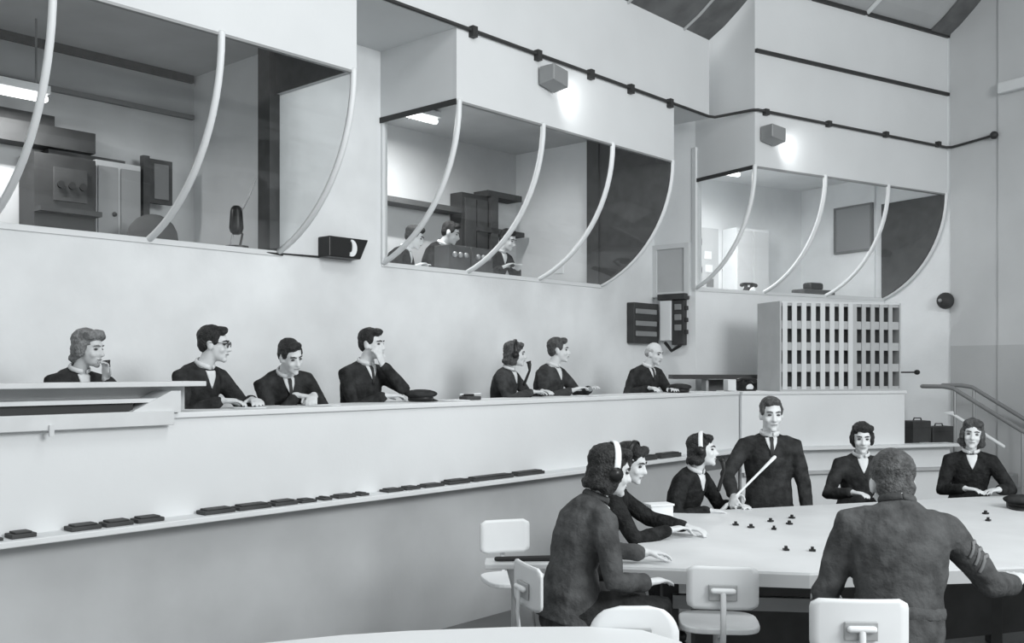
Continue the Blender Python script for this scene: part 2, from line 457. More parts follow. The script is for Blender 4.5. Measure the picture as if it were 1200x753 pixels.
def ik(S, T, l1, l2, pole):
    S, T = V(S), V(T); d = T-S; L = d.length
    if L > (l1+l2)*0.995:
        T = S + d.normalized()*(l1+l2)*0.995; d = T-S; L = d.length
    a = (l1*l1 - l2*l2 + L*L)/(2*L); h = sqrt(max(0, l1*l1-a*a)); u = d.normalized()
    p = V(pole); p = p - u*p.dot(u)
    if p.length < 1e-4: p = V((0,0,-1)) - u*u.z*-1
    p.normalize()
    return S + u*a + p*h, T

def hand(mb, wrist, d, pn, curl, side, k=1.0):
    """wrist point, pointing direction, palm normal (the way the fingers curl), curl in degrees per joint"""
    d = V(d).normalized(); pn = V(pn); pn = (pn - d*pn.dot(d)).normalized(); w = d.cross(pn)*side
    wr = V(wrist); m = Matrix((w, d, pn)).transposed()
    mb.tube([wr - d*0.02, wr + d*0.035*k, wr + d*0.085*k], [(0.026*k, 0.021*k), (0.036*k, 0.018*k), (0.040*k, 0.015*k)], 12, up=pn)
    mb.ell(wr + d*0.05*k, (0.040*k, 0.052*k, 0.017*k), m)
    for i, (off, ln) in enumerate(((-0.031, 0.066), (-0.0105, 0.080), (0.0105, 0.086), (0.031, 0.074))):
        p = wr + d*(0.086*k) + w*(off*k); fan = off*4.5
        dd = (d + w*fan).normalized(); ax = dd.cross(pn).normalized()
        pts = [p - d*0.02*k]; q = p
        for j, f in enumerate((0.45, 0.32, 0.23)):
            dd = Matrix.Rotation(R(curl*(0.6 if j == 0 else 1.0)), 3, ax) @ dd
            pts.append(q); q = q + dd*(ln*f*k)
        pts.append(q)
        mb.tube(pts, [0.0092*k, 0.0092*k, 0.0088*k, 0.0082*k, 0.0072*k], 8)
    t0 = wr + d*0.022*k + w*0.026*k; t1 = t0 + (d*0.55 + w*0.75 + pn*0.25).normalized()*0.042*k
    t2 = t1 + (d*0.85 + w*0.30 + pn*0.35).normalized()*0.034*k; t3 = t2 + (d*0.95 + pn*0.35).normalized()*0.026*k
    mb.tube([t0, t1, t2, t3], [0.015*k, 0.0125*k, 0.0105*k, 0.009*k], 8)

PEOPLE = []
def person(label, pos, z, facing, seated=True, k=1.0, lean=6, side=0, yaw=0, pitch=0, roll=0,
           rh=(0.17, 0.30, 0.34), lh=(-0.17, 0.30, 0.34), rdir=None, ldir=None, rpn=(0,0,-1), lpn=(0,0,-1), curl=22, rcurl=None, lcurl=None,
           rpole=None, lpole=None, hair='short', hairm='hair_dark', jacket='wool', legs='wool', shirt='V', tie=False,
           voxel=0.0085, cvoxel=0.011, disp=0.004, woman=False, extras=(), skin='skin', cuff=0.03, neckw=None, group=None, head_fwd=0.02, thigh_drop=0.0, head_drop=0.0):
    th = atan2(-facing[0], facing[1]); seed = len(PEOPLE)+1
    sw = 0.165*k if woman else 0.180*k
    P = V((0, 0, (0.10 if seated else 0.93*k)))
    T = V((sin(R(side)), sin(R(lean))*cos(R(side)), cos(R(lean))*cos(R(side)))).normalized()
    X = V((1,0,0)); X = (X - T*T.x).normalized(); Y = T.cross(X)
    def tp(t, x=0, y=0): return P + T*(t*k) + X*(x*k) + Y*(y*k)
    # a slightly rounded back
    bend = 0.03 if lean < 12 else 0.05
    spine = [tp(-0.06), tp(0.06, 0, -0.005), tp(0.18, 0, -bend*0.5), tp(0.30, 0, -bend*0.5), tp(0.40, 0, -bend*0.3), tp(0.47, 0, 0.0), tp(0.515, 0, 0.012)]
    if woman: rad = [(0.165, 0.115), (0.165, 0.12), (0.128, 0.10), (0.148, 0.118), (0.150, 0.112), (0.125, 0.085), (0.065, 0.062)]
    else:     rad = [(0.155, 0.12), (0.155, 0.122), (0.150, 0.112), (0.172, 0.125), (0.175, 0.12), (0.150, 0.092), (0.075, 0.068)]
    rad = [(a*k, b*k) for a, b in rad]
    shR = P + T*(0.425*k) + X*sw; shL = P + T*(0.425*k) - X*sw
    l1, l2 = 0.285*k, 0.255*k
    elR, wrR = ik(shR, V(rh), l1, l2, rpole or (0.75, -0.55, -0.6))
    elL, wrL = ik(shL, V(lh), l1, l2, lpole or (-0.75, -0.55, -0.6))
    neck = tp(0.515, 0, 0.012)
    # head frame
    HM = Matrix.Rotation(R(yaw), 3, 'Z') @ Matrix.Rotation(R(-pitch), 3, 'X') @ Matrix.Rotation(R(roll), 3, 'Y')
    hc = neck + T*((0.036-head_drop)*k) + (HM @ V((0, 0.030+head_fwd, 0.115)))*k
    def hp(x, y, zz): return hc + (HM @ V((x, y, zz)))*k
    def he(mb, c, r, **kw): mb.ell(hp(*c), tuple(q*k for q in r), HM, **kw)
    # --- body, one continuous surface
    b = MB()
    b.tube(spine, [(a-0.012, c-0.012) for a, c in rad], 18, up=(0,1,0))
    b.tube([tp(0.45), neck, hp(0, -0.02, -0.07), hp(0, -0.012, -0.02)], [0.058*k, (0.054 if not woman else 0.047)*k, (0.054 if not woman else 0.047)*k, 0.055*k], 14)
    he(b, (0, -0.012, 0.028), (0.074, 0.094, 0.090)); he(b, (0, 0.022, -0.035), (0.060, 0.068, 0.080))
    he(b, (0, 0.040, -0.078), (0.046, 0.046, 0.038)); he(b, (0, 0.072, -0.104), (0.024, 0.020, 0.019))
    he(b, (0, 0.070, 0.028), (0.048, 0.020, 0.016)); he(b, (0.036, 0.058, -0.034), (0.024, 0.026, 0.026)); he(b, (-0.036, 0.058, -0.034), (0.024, 0.026, 0.026))
    b.tube([hp(0, 0.082, 0.016), hp(0, 0.098, -0.018), hp(0, 0.106, -0.034)], [0.009*k, 0.012*k, 0.0155*k], 8)
    he(b, (0.012, 0.094, -0.036), (0.010, 0.011, 0.009)); he(b, (-0.012, 0.094, -0.036), (0.010, 0.011, 0.009))
    he(b, (0, 0.084, -0.066), (0.024, 0.013, 0.012))
    for sx in (1, -1): he(b, (0.076*sx, -0.008, -0.014), (0.011, 0.022, 0.034))
    for sh, el, wr in ((shR, elR, wrR), (shL, elL, wrL)):
        b.tube([sh, sh.lerp(el, 0.45), el, el.lerp(wr, 0.3), wr], [0.050*k, 0.043*k, 0.036*k, 0.037*k, 0.026*k], 10)
    dR = V(rdir) if rdir else (wrR-elR); dL = V(ldir) if ldir else (wrL-elL)
    hk = k*(0.93 if woman else 1.03)
    for wr, d, pn, cu, sd in ((wrR, dR, rpn, curl if rcurl is None else rcurl, 'R'), (wrL, dL, lpn, curl if lcurl is None else lcurl, 'L')):
        dn = V(d).normalized(); pv = V(pn); pv = (pv - dn*pv.dot(dn)).normalized()
        # the thumb sits on the side toward the body's midline when the palm faces down
        s0 = -1.0 if sd == 'R' else 1.0
        wv = dn.cross(pv)
        want = V((s0, 0, 0)) if abs(pv.z) > 0.6 else V((0, 0.2, 1))
        hand(b, wr, d, pn, cu, 1.0 if wv.dot(want) >= 0 else -1.0, hk)
    # legs
    hipx = 0.09*k
    J = []
    for sx in (1, -1):
        hip = P + V((hipx*sx, 0, -0.02))
        if seated:
            kn = V((sx*0.13*k, 0.42*k, 0.06 - thigh_drop)); an = V((sx*0.12*k, 0.40*k, 0.06 - thigh_drop - 0.40*k)); toe = an + V((0, 0.14*k, -0.05*k))
        else:
            kn = V((sx*0.10*k, 0.015, 0.50*k)); an = V((sx*0.10*k, -0.01, 0.09*k)); toe = V((sx*0.12*k, 0.14*k, 0.035*k))
        J.append((hip, kn, an, toe))
        b.tube([hip, hip.lerp(kn, 0.5), kn, kn.lerp(an, 0.3), an], [0.076*k, 0.066*k, 0.050*k, 0.052*k, 0.036*k], 12)
        b.tube([an + V((0, -0.03*k, -0.05*k)), an + V((0, 0.03*k, -0.045*k)), toe], [0.034*k, 0.038*k, 0.032*k], 10)
    me = fuse(b, voxel, 2); me.materials.append(M[skin])
    root = bpy.data.objects.new('person', me); col.objects.link(root)
    root.location = (pos[0], pos[1], z); root.rotation_euler = (0, 0, th)
    tag(root, label, 'person', group)
    def child(mesh, name, m, parent=root):
        mesh.name = name; mesh.materials.clear(); mesh.materials.append(M[m]); o = bpy.data.objects.new(name, mesh); col.objects.link(o); o.parent = parent; return o
    # --- jacket or jumper
    j = MB()
    j.tube([tp(-0.09)] + spine[:-1] + [tp(0.515, 0, 0.012)], [(rad[0][0]+0.020, rad[0][1]+0.020)] + [(a+(0.018 if i < 2 else 0.012), c+(0.018 if i < 2 else 0.012)) for i, (a, c) in enumerate(rad[:-1])] + [(0.070*k, 0.068*k)], 20, up=(0,1,0), dome=False)
    for sx, sh, el, wr in ((1, shR, elR, wrR), (-1, shL, elL, wrL)):
        f = (wr-el).normalized(); ce_ = wr - f*cuff
        j.ell(sh - T*0.018*k - X*(sx*0.025*k), (0.072*k, 0.074*k, 0.068*k))
        j.tube([sh - X*(sx*0.07*k) + T*0.02*k, sh, sh.lerp(el, 0.5), el, el.lerp(ce_, 0.4), ce_], [0.064*k, 0.066*k, 0.059*k, 0.053*k, 0.051*k, 0.042*k], 12)
        if seed % 2 == 0 or not woman: j.tube([ce_ - f*0.035*k, ce_], [0.0455*k, 0.0455*k], 12, dome=False)
    jm = fuse(j, cvoxel, 2, disp, 11, seed)
    jo = child(jm, 'jacket' if shirt else 'jumper', jacket)
    # --- lower clothes
    t = MB()
    t.tube([tp(-0.085), tp(0.0), tp(0.09, 0, -0.005)], [(rad[0][0]+0.004, rad[0][1]+0.004), (rad[0][0]+0.004, rad[0][1]+0.004), (rad[1][0]-0.004, rad[1][1]-0.004)], 18, up=(0,1,0))
    for hip, kn, an, toe in J:
        if woman: t.tube([hip, hip.lerp(kn, 0.5), kn, kn.lerp(an, 0.25)], [0.096*k, 0.092*k, 0.080*k, 0.085*k], 12)
        else: t.tube([hip, hip.lerp(kn, 0.5), kn, an + V((0,0,0.02))], [0.092*k, 0.082*k, 0.068*k, 0.060*k], 12)
    child(fuse(t, 0.014, 2, disp, 10, seed+5), 'skirt' if woman else 'trousers', legs)
    for hip, kn, an, toe in J:
        s_ = MB(); s_.tube([an + V((0, -0.035*k, -0.045*k)), an + V((0, 0.03*k, -0.04*k)), toe], [0.043*k, 0.046*k, 0.040*k], 10)
        s_.build('shoe', M['black'], root, smooth=True)
    # --- collar, shirt front and tie follow the jacket's front
    if shirt:
        bv = BVHTree.FromPolygons([v.co for v in jm.vertices], [p.vertices for p in jm.polygons])
        def patch(rows, off, name, m):
            mb = MB(); n = None
            for t_, hw in rows:
                row = []
                for i in range(7):
                    x = hw*(i/3.0-1)
                    o = tp(t_, x, 0.5); h = bv.ray_cast(o, -Y)
                    p_ = h[0] if h[0] is not None else tp(t_, x, 0.06)
                    lim = 0.085 + (0.515-t_)*0.42
                    if (p_ - tp(t_, x, 0)).dot(Y) > lim*k: p_ = tp(t_, x, lim*0.92)
                    row.append(p_ + Y*off)
                mb.v += row
            n = 7
            for i in range(len(rows)-1):
                for q in range(n-1): mb.f.append((i*n+q, i*n+q+1, (i+1)*n+q+1, (i+1)*n+q))
            ob = mb.build(name, M[m], root, smooth=True)
            so = ob.modifiers.new('solid', 'SOLIDIFY'); so.thickness = 0.006; so.offset = 0
            return ob
        patch([(0.512, 0.040), (0.49, 0.042), (0.46, 0.036), (0.43, 0.024), (0.405, 0.012), (0.385, 0.003)], 0.004, 'shirt', 'shirt')
        if tie: patch([(0.50, 0.012), (0.485, 0.015), (0.46, 0.011), (0.42, 0.013), (0.37, 0.014)], 0.011, 'tie', 'tie')
        cb = MB()
        for sx in (1, -1):
            pts = []
            for i in range(7):
                a = R(90) - sx*R(18 + 26*i)
                pts.append(neck + X*(0.064*k*cos(a)) + Y*(0.062*k*sin(a)) + T*(0.004*k + 0.004*i*k))
            cb.tube(pts, [(0.008*k, 0.016*k)]*7, 8, up=tuple(T))
        cb.build('collar', M['shirt' if shirt == 'V' else jacket], root, smooth=True)
    # --- hair
    hr = MB()
    if hair in ('short', 'nape'):
        if hair == 'nape': he(hr, (0, -0.062, -0.040), (0.076, 0.046, 0.062)); he(hr, (0, -0.045, 0.04), (0.088, 0.085, 0.085))
        he(hr, (0, -0.026, 0.050), (0.080, 0.098, 0.082)); he(hr, (0, -0.055, 0.005), (0.074, 0.060, 0.075))
        he(hr, (0, 0.045, 0.098), (0.055, 0.042, 0.028)); he(hr, (0.028, 0.055, 0.088), (0.035, 0.034, 0.026))
        for sx in (1, -1): he(hr, (0.068*sx, 0.012, 0.030), (0.014, 0.032, 0.040))
    elif hair == 'bald':
        he(hr, (0, -0.060, 0.0), (0.076, 0.050, 0.06))
        for sx in (1, -1): he(hr, (0.068*sx, -0.02, 0.022), (0.014, 0.050, 0.030))
    elif hair == 'wavy':
        he(hr, (0, -0.026, 0.050), (0.086, 0.102, 0.086)); he(hr, (0, -0.060, -0.025), (0.085, 0.062, 0.090))
        for sx in (1, -1):
            he(hr, (0.076*sx, -0.012, -0.02), (0.026, 0.048, 0.070)); he(hr, (0.070*sx, -0.03, -0.085), (0.032, 0.046, 0.036))
            he(hr, (0.040*sx, 0.050, 0.090), (0.042, 0.036, 0.030))
        for i in range(9):
            a = R(180 + 22*i); he(hr, (0.085*cos(a), -0.045+0.06*sin(a), -0.075), (0.030, 0.028, 0.030))
    elif hair == 'roll':
        he(hr, (0, -0.026, 0.050), (0.084, 0.100, 0.086)); he(hr, (0, -0.055, -0.010), (0.080, 0.060, 0.085))
        he(hr, (0, 0.060, 0.095), (0.060, 0.036, 0.036)); he(hr, (0, -0.085, -0.075), (0.072, 0.034, 0.034))
        for sx in (1, -1): he(hr, (0.076*sx, -0.012, -0.005), (0.022, 0.045, 0.060)); he(hr, (0.055*sx, 0.04, 0.085), (0.034, 0.040, 0.034))
    child(fuse(hr, 0.008, 1, 0.006 if hair in ('wavy', 'roll') else 0.003, 38, seed), 'hair', hairm)
    # --- face details
    for sx in (1, -1):
        MB().ell(hp(0.031*sx, 0.075, 0.001), (0.015*k, 0.010*k, 0.0075*k), HM, 10, 6).build('eye', M['eye'], root, smooth=True)
        MB().tube([hp(0.014*sx, 0.092, 0.022), hp(0.032*sx, 0.087, 0.027), hp(0.050*sx, 0.070, 0.021)], [0.004*k, 0.005*k, 0.003*k], 6).build('eyebrow', M[hairm if hairm != 'hair_grey' else 'hair_brown'], root, smooth=True)
    MB().tube([hp(-0.022, 0.088, -0.067), hp(0, 0.097, -0.066), hp(0.022, 0.088, -0.067)], [0.003*k, 0.0055*k, 0.003*k], 6).build('mouth', M['lip'], root, smooth=True)
    # --- things worn
    if 'glasses' in extras:
        g = MB()
        for sx in (1, -1):
            g.tube([hp(0.033*sx + 0.024*cos(R(a)), 0.098, 0.019*sin(R(a))) for a in range(0, 361, 30)], 0.0032*k, 6)
            g.tube([hp(0.057*sx, 0.095, 0.006), hp(0.078*sx, 0.05, 0.008), hp(0.082*sx, -0.01, 0.006)], 0.003*k, 6)
        g.tube([hp(-0.010, 0.102, 0.004), hp(0.010, 0.102, 0.004)], 0.003*k, 6)
        g.build('glasses', M['black'], root, smooth=True)
    if 'headset' in extras or 'white_headset' in extras:
        bandm = 'rib' if 'white_headset' in extras else 'black'
        hs = empty('headset', (0,0,0)); hs.parent = root
        MB().tube([hp(0.098*cos(R(a)), -0.005, 0.012 + 0.132*sin(R(a))) for a in range(0, 181, 12)], [(0.005*k, 0.017*k)]*16, 8, up=tuple(HM @ V((0,1,0)))).build('headband', M[bandm], hs, smooth=True)
        for sx in (1, -1):
            MB().tube([hp(0.086*sx, -0.006, -0.010), hp(0.110*sx, -0.006, -0.010)], 0.034*k, 14, dome=False).build('earpiece', M['black'], hs, smooth=True)
    if 'mic' in extras:
        g = MB(); g.tube([hp(0.0, 0.10, -0.30), hp(0, 0.15, -0.16), hp(0, 0.145, -0.10)], [0.016*k, 0.012*k, 0.022*k], 10); g.tube([hp(0, 0.145, -0.10), hp(0, 0.135, -0.068)], [0.017*k, 0.027*k], 12, dome=False)
        g.build('mouthpiece', M['black'], root, smooth=True)
    if 'belt' in extras:
        pts = [tp(0.115, (rad[1][0]/k+0.006)*cos(R(a)), (rad[1][1]/k+0.006)*sin(R(a))-0.010) for a in range(0, 361, 15)]
        MB().tube(pts, [(0.010*k, 0.026*k)]*25, 8, up=tuple(T)).build('waistband', M[jacket], root, smooth=True)
    if 'chevrons' in extras:
        bv = BVHTree.FromPolygons([v.co for v in jm.vertices], [p.vertices for p in jm.polygons])
        ax = (elR-shR).normalized(); out = (X*0.75 - Y*0.65); out = (out - ax*out.dot(ax)).normalized(); sd = ax.cross(out)
        for q in range(3):
            pts = []
            for i in range(9):
                uu = (i-4)/4.0; o = shR.lerp(elR, 0.38+0.13*q) + sd*(uu*0.05) - ax*(0.03*(1-abs(uu))) + out*0.2
                h = bv.ray_cast(o, -out); pts.append((h[0] if h[0] is not None else o-out*0.14) + out*0.003)
            MB().tube(pts, [(0.009, 0.004)]*9, 6, up=tuple(out)).build('sleeve_stripe', M['stripe'], root, smooth=True)
    PEOPLE.append(root)
    return root, dict(hp=hp, wrR=wrR, wrL=wrL, elR=elR, elL=elL)

# ================================================================== FURNITURE
# ---- pipe that runs along the fascias, with clips
pipe = empty('conduit', sn(5.0, N_FRONT+0.03, Z_PIPE))
tag(pipe, 'dark conduit pipe clipped along the white fascias above all three glazed bays', 'pipe')
ppts = [sn(-1, N_FRONT+0.025, Z_PIPE+0.01), sn(10.2, N_FRONT+0.025, Z_PIPE+0.01), sn(10.28, N_FRONT+0.06, Z_PIPE+0.01), b3(-0.03, 0.02, Z_PIPE+0.01), b3(0.02, -0.03, Z_PIPE+0.01),
        b3(3.46, -0.03, Z_PIPE-0.02), rw(0.10, -0.05, Z_PIPE-0.03), rw(0.70, -0.08, Z_PIPE)]
MB().tube(ppts, 0.017, 8).build('pipe', M['dark'], wparent=pipe, smooth=True)
for px in (552, 628, 690, 737, 783):
    s = s_at(px, N_FRONT)
    MB().slab(sn, s-0.03, s+0.03, N_FRONT, N_FRONT+0.055, Z_PIPE-0.05, Z_PIPE+0.045).build('clip', M['dark'], wparent=pipe)
for t in (0.15, 1.2, 2.25, 3.3):
    MB().slab(b3, t-0.03, t+0.03, -0.055, 0.0, Z_PIPE-0.035, Z_PIPE+0.035).build('clip', M['dark'], wparent=pipe)
MB().ell(rw(0.72, -0.09, Z_PIPE), (0.05, 0.05, 0.05)).build('junction_box', M['dark'], wparent=pipe, smooth=True)

# ---- floodlights on the fascias
def floodlight(fn, a, b, out, z, label, power):
    root = empty('floodlight', fn(a, b, z)); tag(root, label, 'lamp', 'box floodlights on the fascias')
    hb = MB()
    q = [fn(a-0.13, b+out*0.02, z-0.07), fn(a+0.09, b+out*0.02, z-0.11), fn(a+0.09, b+out*0.20, z-0.09), fn(a-0.13, b+out*0.20, z-0.05),
         fn(a-0.13, b+out*0.02, z+0.10), fn(a+0.09, b+out*0.02, z+0.07), fn(a+0.09, b+out*0.20, z+0.07), fn(a-0.13, b+out*0.20, z+0.10)]
    hb.hexa(q).build('housing', M['metal'], wparent=root, bevel=0.01)
    MB().hexa([fn(a+0.091, b+out*0.04, z-0.09), fn(a+0.097, b+out*0.04, z-0.09), fn(a+0.097, b+out*0.18, z-0.07), fn(a+0.091, b+out*0.18, z-0.07),
               fn(a+0.091, b+out*0.04, z+0.05), fn(a+0.097, b+out*0.04, z+0.05), fn(a+0.097, b+out*0.18, z+0.05), fn(a+0.091, b+out*0.18, z+0.05)]).build('lens', M['lamp'], wparent=root)
    MB().tube([fn(a, b, z+0.05), fn(a, b+out*0.06, z+0.12), fn(a, b+out*0.10, z+0.09)], 0.012, 6).build('bracket', M['dark'], wparent=root, smooth=True)
    d = bpy.data.lights.new('floodlight_beam', 'SPOT'); d.energy = power; d.spot_size = R(120); d.spot_blend = 1.0; d.shadow_soft_size = 0.06; d.color = (0.98, 1, 1)
    o = bpy.data.objects.new('floodlight_beam', d); col.objects.link(o)
    loc = fn(a+0.14, b+out*0.16, z-0.03); tgt = fn(a+0.75, b, z-0.25)
    o.location = loc - root.location; o.rotation_euler = (tgt-loc).to_track_quat('-Z', 'Y').to_euler(); o.parent = root
floodlight(sn, s_at(640, N_FRONT), N_FRONT, 1, 4.73, 'small box floodlight under the conduit above the middle glazed bay', 7)
floodlight(b3, 0.20, 0.0, -1, 4.66, 'small box floodlight at the corner above the far right glazed bay', 7)

# ---- loudspeaker on the pier
s0 = s_at(396, N_WALL)
sp = empty('loudspeaker', sn(s0, N_WALL, 2.98)); tag(sp, 'black loudspeaker box with a white crescent fixed on the pier between two bays', 'loudspeaker')
q = [sn(s0-0.22, N_WALL, 2.96), sn(s0+0.16, N_WALL, 2.96), sn(s0+0.13, N_WALL+0.16, 2.96), sn(s0-0.22, N_WALL+0.16, 2.96),
     sn(s0-0.22, N_WALL, 3.14), sn(s0+0.24, N_WALL, 3.14), sn(s0+0.22, N_WALL+0.16, 3.14), sn(s0-0.22, N_WALL+0.16, 3.14)]
MB().hexa(q).build('case', M['black'], wparent=sp, bevel=0.01)
MB().extrude([sn(s0+0.02+0.06*cos(R(a)), N_WALL+0.161, 3.05+0.075*sin(R(a))) for a in range(-110, 91, 20)] + [sn(s0+0.01+0.02*cos(R(a)), N_WALL+0.161, 3.06+0.05*sin(R(a))) for a in range(90, -111, -40)], sn(0, 0.01)).build('crescent', M['paper'], wparent=sp)
MB().tube([sn(s0-0.22, N_WALL+0.015, 2.965), sn(s0-0.75, N_WALL+0.015, 2.955), sn(4.95, N_WALL+0.02, 2.95)], 0.010, 6).build('cable', M['dark'], wparent=sp)

# ---- framed hatch and switchgear beside the return
def ret(t, p, z=0.0): q = A1 + rd*t - rn*p; return V((q.x, q.y, z))
RL = (B1-A1).length
hf = empty('wall_frame', ret(RL*0.5, 0, 2.86)); tag(hf, 'pale wooden frame with a dull grey panel on the narrow return wall', 'frame')
MB().slab(ret, 0.02, RL-0.10, 0, 0.02, 2.92, 3.50).build('panel', M['lower'], wparent=hf)
for a, b, z0, z1 in ((0.0, 0.06, 2.88, 3.54), (RL-0.14, RL-0.07, 2.88, 3.54), (0.06, RL-0.14, 2.88, 2.94), (0.06, RL-0.14, 3.48, 3.54)):
    MB().slab(ret, a, b, 0, 0.045, z0, z1).build('frame_bar', M['fascia'], wparent=hf)
sg = empty('switchgear', on_n(770, 410, -6.95)); tag(sg, 'dark electrical switchgear with a white fuse cover on the wall above the balding man', 'switchgear')
def sgbox(x0, x1, y0, y1, n0, n1, name, m, bev=0.008):
    mb = MB(); a = s_at(x0, n1); b = s_at(x1, n1)
    pz0 = on_n((x0+x1)/2, y1, n1).z; pz1 = on_n((x0+x1)/2, y0, n1).z
    mb.slab(sn, a, b, n0, n1, pz0, pz1).build(name, m, wparent=sg, bevel=bev)
sgbox(743, 772, 355, 402, -7.05, -6.94, 'fuse_box', M['table_dark'])
for y in (362, 376, 388): sgbox(746, 770, y, y+6, -6.94, -6.92, 'fuse_row', M['metal'])
def ret_t(px, p):
    u = (px-600)/FPX; o = A1 - rn*p; return (u*o.y-o.x)/(rd.x-u*rd.y)
def rgbox(x0, x1, y0, y1, p0, p1, name, m):
    a, b = ret_t(x0, p1), ret_t(x1, p1); dd = ret((a+b)/2, p1).y
    MB().slab(ret, a, b, p0, p1, H-(y1-430)/FPX*dd, H-(y0-430)/FPX*dd).build(name, m, wparent=sg, bevel=0.008)
rgbox(773, 786, 352, 399, 0.0, 0.10, 'cover', M['paper'])
rgbox(770, 802, 344, 351, 0.0, 0.12, 'bus_bar', M['table_dark'])
rgbox(787, 801, 351, 404, 0.0, 0.08, 'breaker', M['table_dark'])
for y in (358, 372, 386): rgbox(800, 804, y, y+5, 0.0, 0.06, 'terminal', M['dark'])
for y in (356, 368, 380): rgbox(790, 798, y, y+7, 0.08, 0.095, 'switch', M['metal'])
hq = [ret(ret_t(x, 0.1), 0.1, H-(y-430)/FPX*12.4) for x, y in ((780, 402), (787, 411), (797, 405))]
MB().tube(hq, 0.022, 8).build('switch_handle', M['black'], wparent=sg, smooth=True)

# ---- desk shelf at the far left of the counter
sh = empty('reading_shelf', sn(2.5, -5.55, Z_TOP)); tag(sh, 'long raised white shelf standing on the counter at the far left', 'shelf')
SE = s_at(240, -5.42)
MB().slab(sn, -1.0, SE, -5.62, -5.40, 1.885, 1.915).build('top_board', M['shelf'], wparent=sh, bevel=0.004)
MB().slab(sn, -1.0, SE-0.02, -5.64, -5.62, 1.735, 1.885).build('back_board', M['lower'], wparent=sh)
MB().slab(sn, -1.0, SE-0.30, -5.62, -5.41, 1.795, 1.818).build('middle_board', M['shelf'], wparent=sh)
MB().slab(sn, -1.0, SE-0.45, -5.615, -5.44, 1.735, 1.795).build('dark_filler', M['dark'], wparent=sh)  # dark block filling the gap under the middle board
MB().slab(sn, -1.0, SE-0.22, -5.425, -5.385, 1.66, 1.745).build('base_board', M['shelf'], wparent=sh, bevel=0.004)
MB().extrude([sn(SE-0.50, -5.40, 1.733), sn(SE-0.17, -5.40, 1.733), sn(SE-0.17, -5.40, 1.86), sn(SE-0.23, -5.40, 1.86)], sn(0, -0.2)).build('end_bracket', M['shelf'], wparent=sh)
for px in (60,): MB().slab(sn, s_at(px, -5.38)-0.012, s_at(px, -5.38)+0.012, -5.385, -5.37, 1.63, 1.69).build('hook', M['shelf'], wparent=sh)

# ---- flat dark blocks along the ledge
spans = [(-8,8),(14,47),(84,123),(125,160),(162,196),(240,279),(281,321),(323,352),(354,374),(380,392),(397,420),(423,435),(455,475),(477,495),(499,523),(527,553),(556,604),(607,640)]
for i, (x0, x1) in enumerate(spans):
    n1 = N_CTR+0.12; a, b = s_at(x0, n1), s_at(x1, n1)
    h = 0.034 if (x1-x0) > 25 else 0.024
    mb = MB(); q0 = sn(a, N_CTR+0.02, Z_LEDGE+0.001)
    mb.slab(sn, a, b-0.015, N_CTR+0.02, n1, Z_LEDGE+0.001, Z_LEDGE+h*0.7); mb.slab(sn, a+0.02, b-0.035, N_CTR+0.03, n1-0.01, Z_LEDGE+h*0.7, Z_LEDGE+h)
    tag(mb.build('plot_tray', M['table_dark'], bevel=0.004), '%s dark flat tray from the left along the ledge below the counter' % ORD[i], 'tray', 'dark trays along the ledge')
for i, (x0, x1) in enumerate(((747, 772), (775, 800), (945, 965))):
    p0 = c3(0, 0)
    if x0 < 860:
        n1 = N_CTR+0.12; a, b = s_at(x0, n1), s_at(x1, n1)
        mb = MB().slab(sn, a, b-0.02, N_CTR+0.02, n1, Z_LEDGE+0.001, Z_LEDGE+0.04); mb.slab(sn, a+0.03, b-0.05, N_CTR+0.03, n1-0.01, Z_LEDGE+0.04, Z_LEDGE+0.05)
        tag(mb.build('plot_tray', M['table_dark'], bevel=0.004), ['left', 'right'][i] + ' of two dark flat trays on the ledge behind the woman in headset', 'tray', 'dark trays along the ledge')

# ---- pigeonhole cabinet at the right end of the counter
T0 = 0.47; T1 = 2.04; ZB = Z_TOP+0.001; ZT = 2.74; DP = 0.5
pc = empty('pigeonhole_cabinet', c3(1.25, 0.25, Z_TOP)); tag(pc, 'grey cabinet of small upright pigeonholes standing on the right end of the counter', 'cabinet')
MB().slab(c3, T0, T0+0.02, 0, DP, ZB, ZT).build('side_panel', M['box'], wparent=pc)
MB().slab(c3, T1-0.02, T1, 0, DP, ZB, ZT).build('side_panel', M['box'], wparent=pc)
MB().slab(c3, T0+0.02, T1-0.02, 0, DP, ZT-0.02, ZT).build('top_panel', M['boxw'], wparent=pc)
MB().slab(c3, T0+0.02, T1-0.02, 0, DP, ZB, ZB+0.02).build('bottom_panel', M['box'], wparent=pc)
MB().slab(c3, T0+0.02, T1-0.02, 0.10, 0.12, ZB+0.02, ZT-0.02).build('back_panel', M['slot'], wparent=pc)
RH = (ZT-ZB)/4.0
for r in range(5):
    zc = ZB+0.02 + (ZT-ZB-0.04)*r/4.0; hh = 0.045 if r in (1, 2, 3) else 0.03
    z0 = max(ZB+0.02, zc-hh); z1 = min(ZT-0.02, zc+hh)
    MB().slab(c3, T0+0.02, T1-0.02, 0.012, 0.10, z0, z1).build('rail', M['box'], wparent=pc)
cols = [0.045 + 0.120*i for i in range(8)] + [0.045+0.120*7+0.055+0.118*i for i in range(6)]
for i, x in enumerate(cols):
    wd = 0.030 if i < 8 else 0.026
    if T0+0.02+x+wd > T1-0.02: continue
    MB().slab(c3, T0+0.02+x-wd, T0+0.02+x+wd, 0.0, 0.012, ZB+0.02, ZT-0.02).build('slat', M['boxw'] if i < 8 else M['box'], wparent=pc)
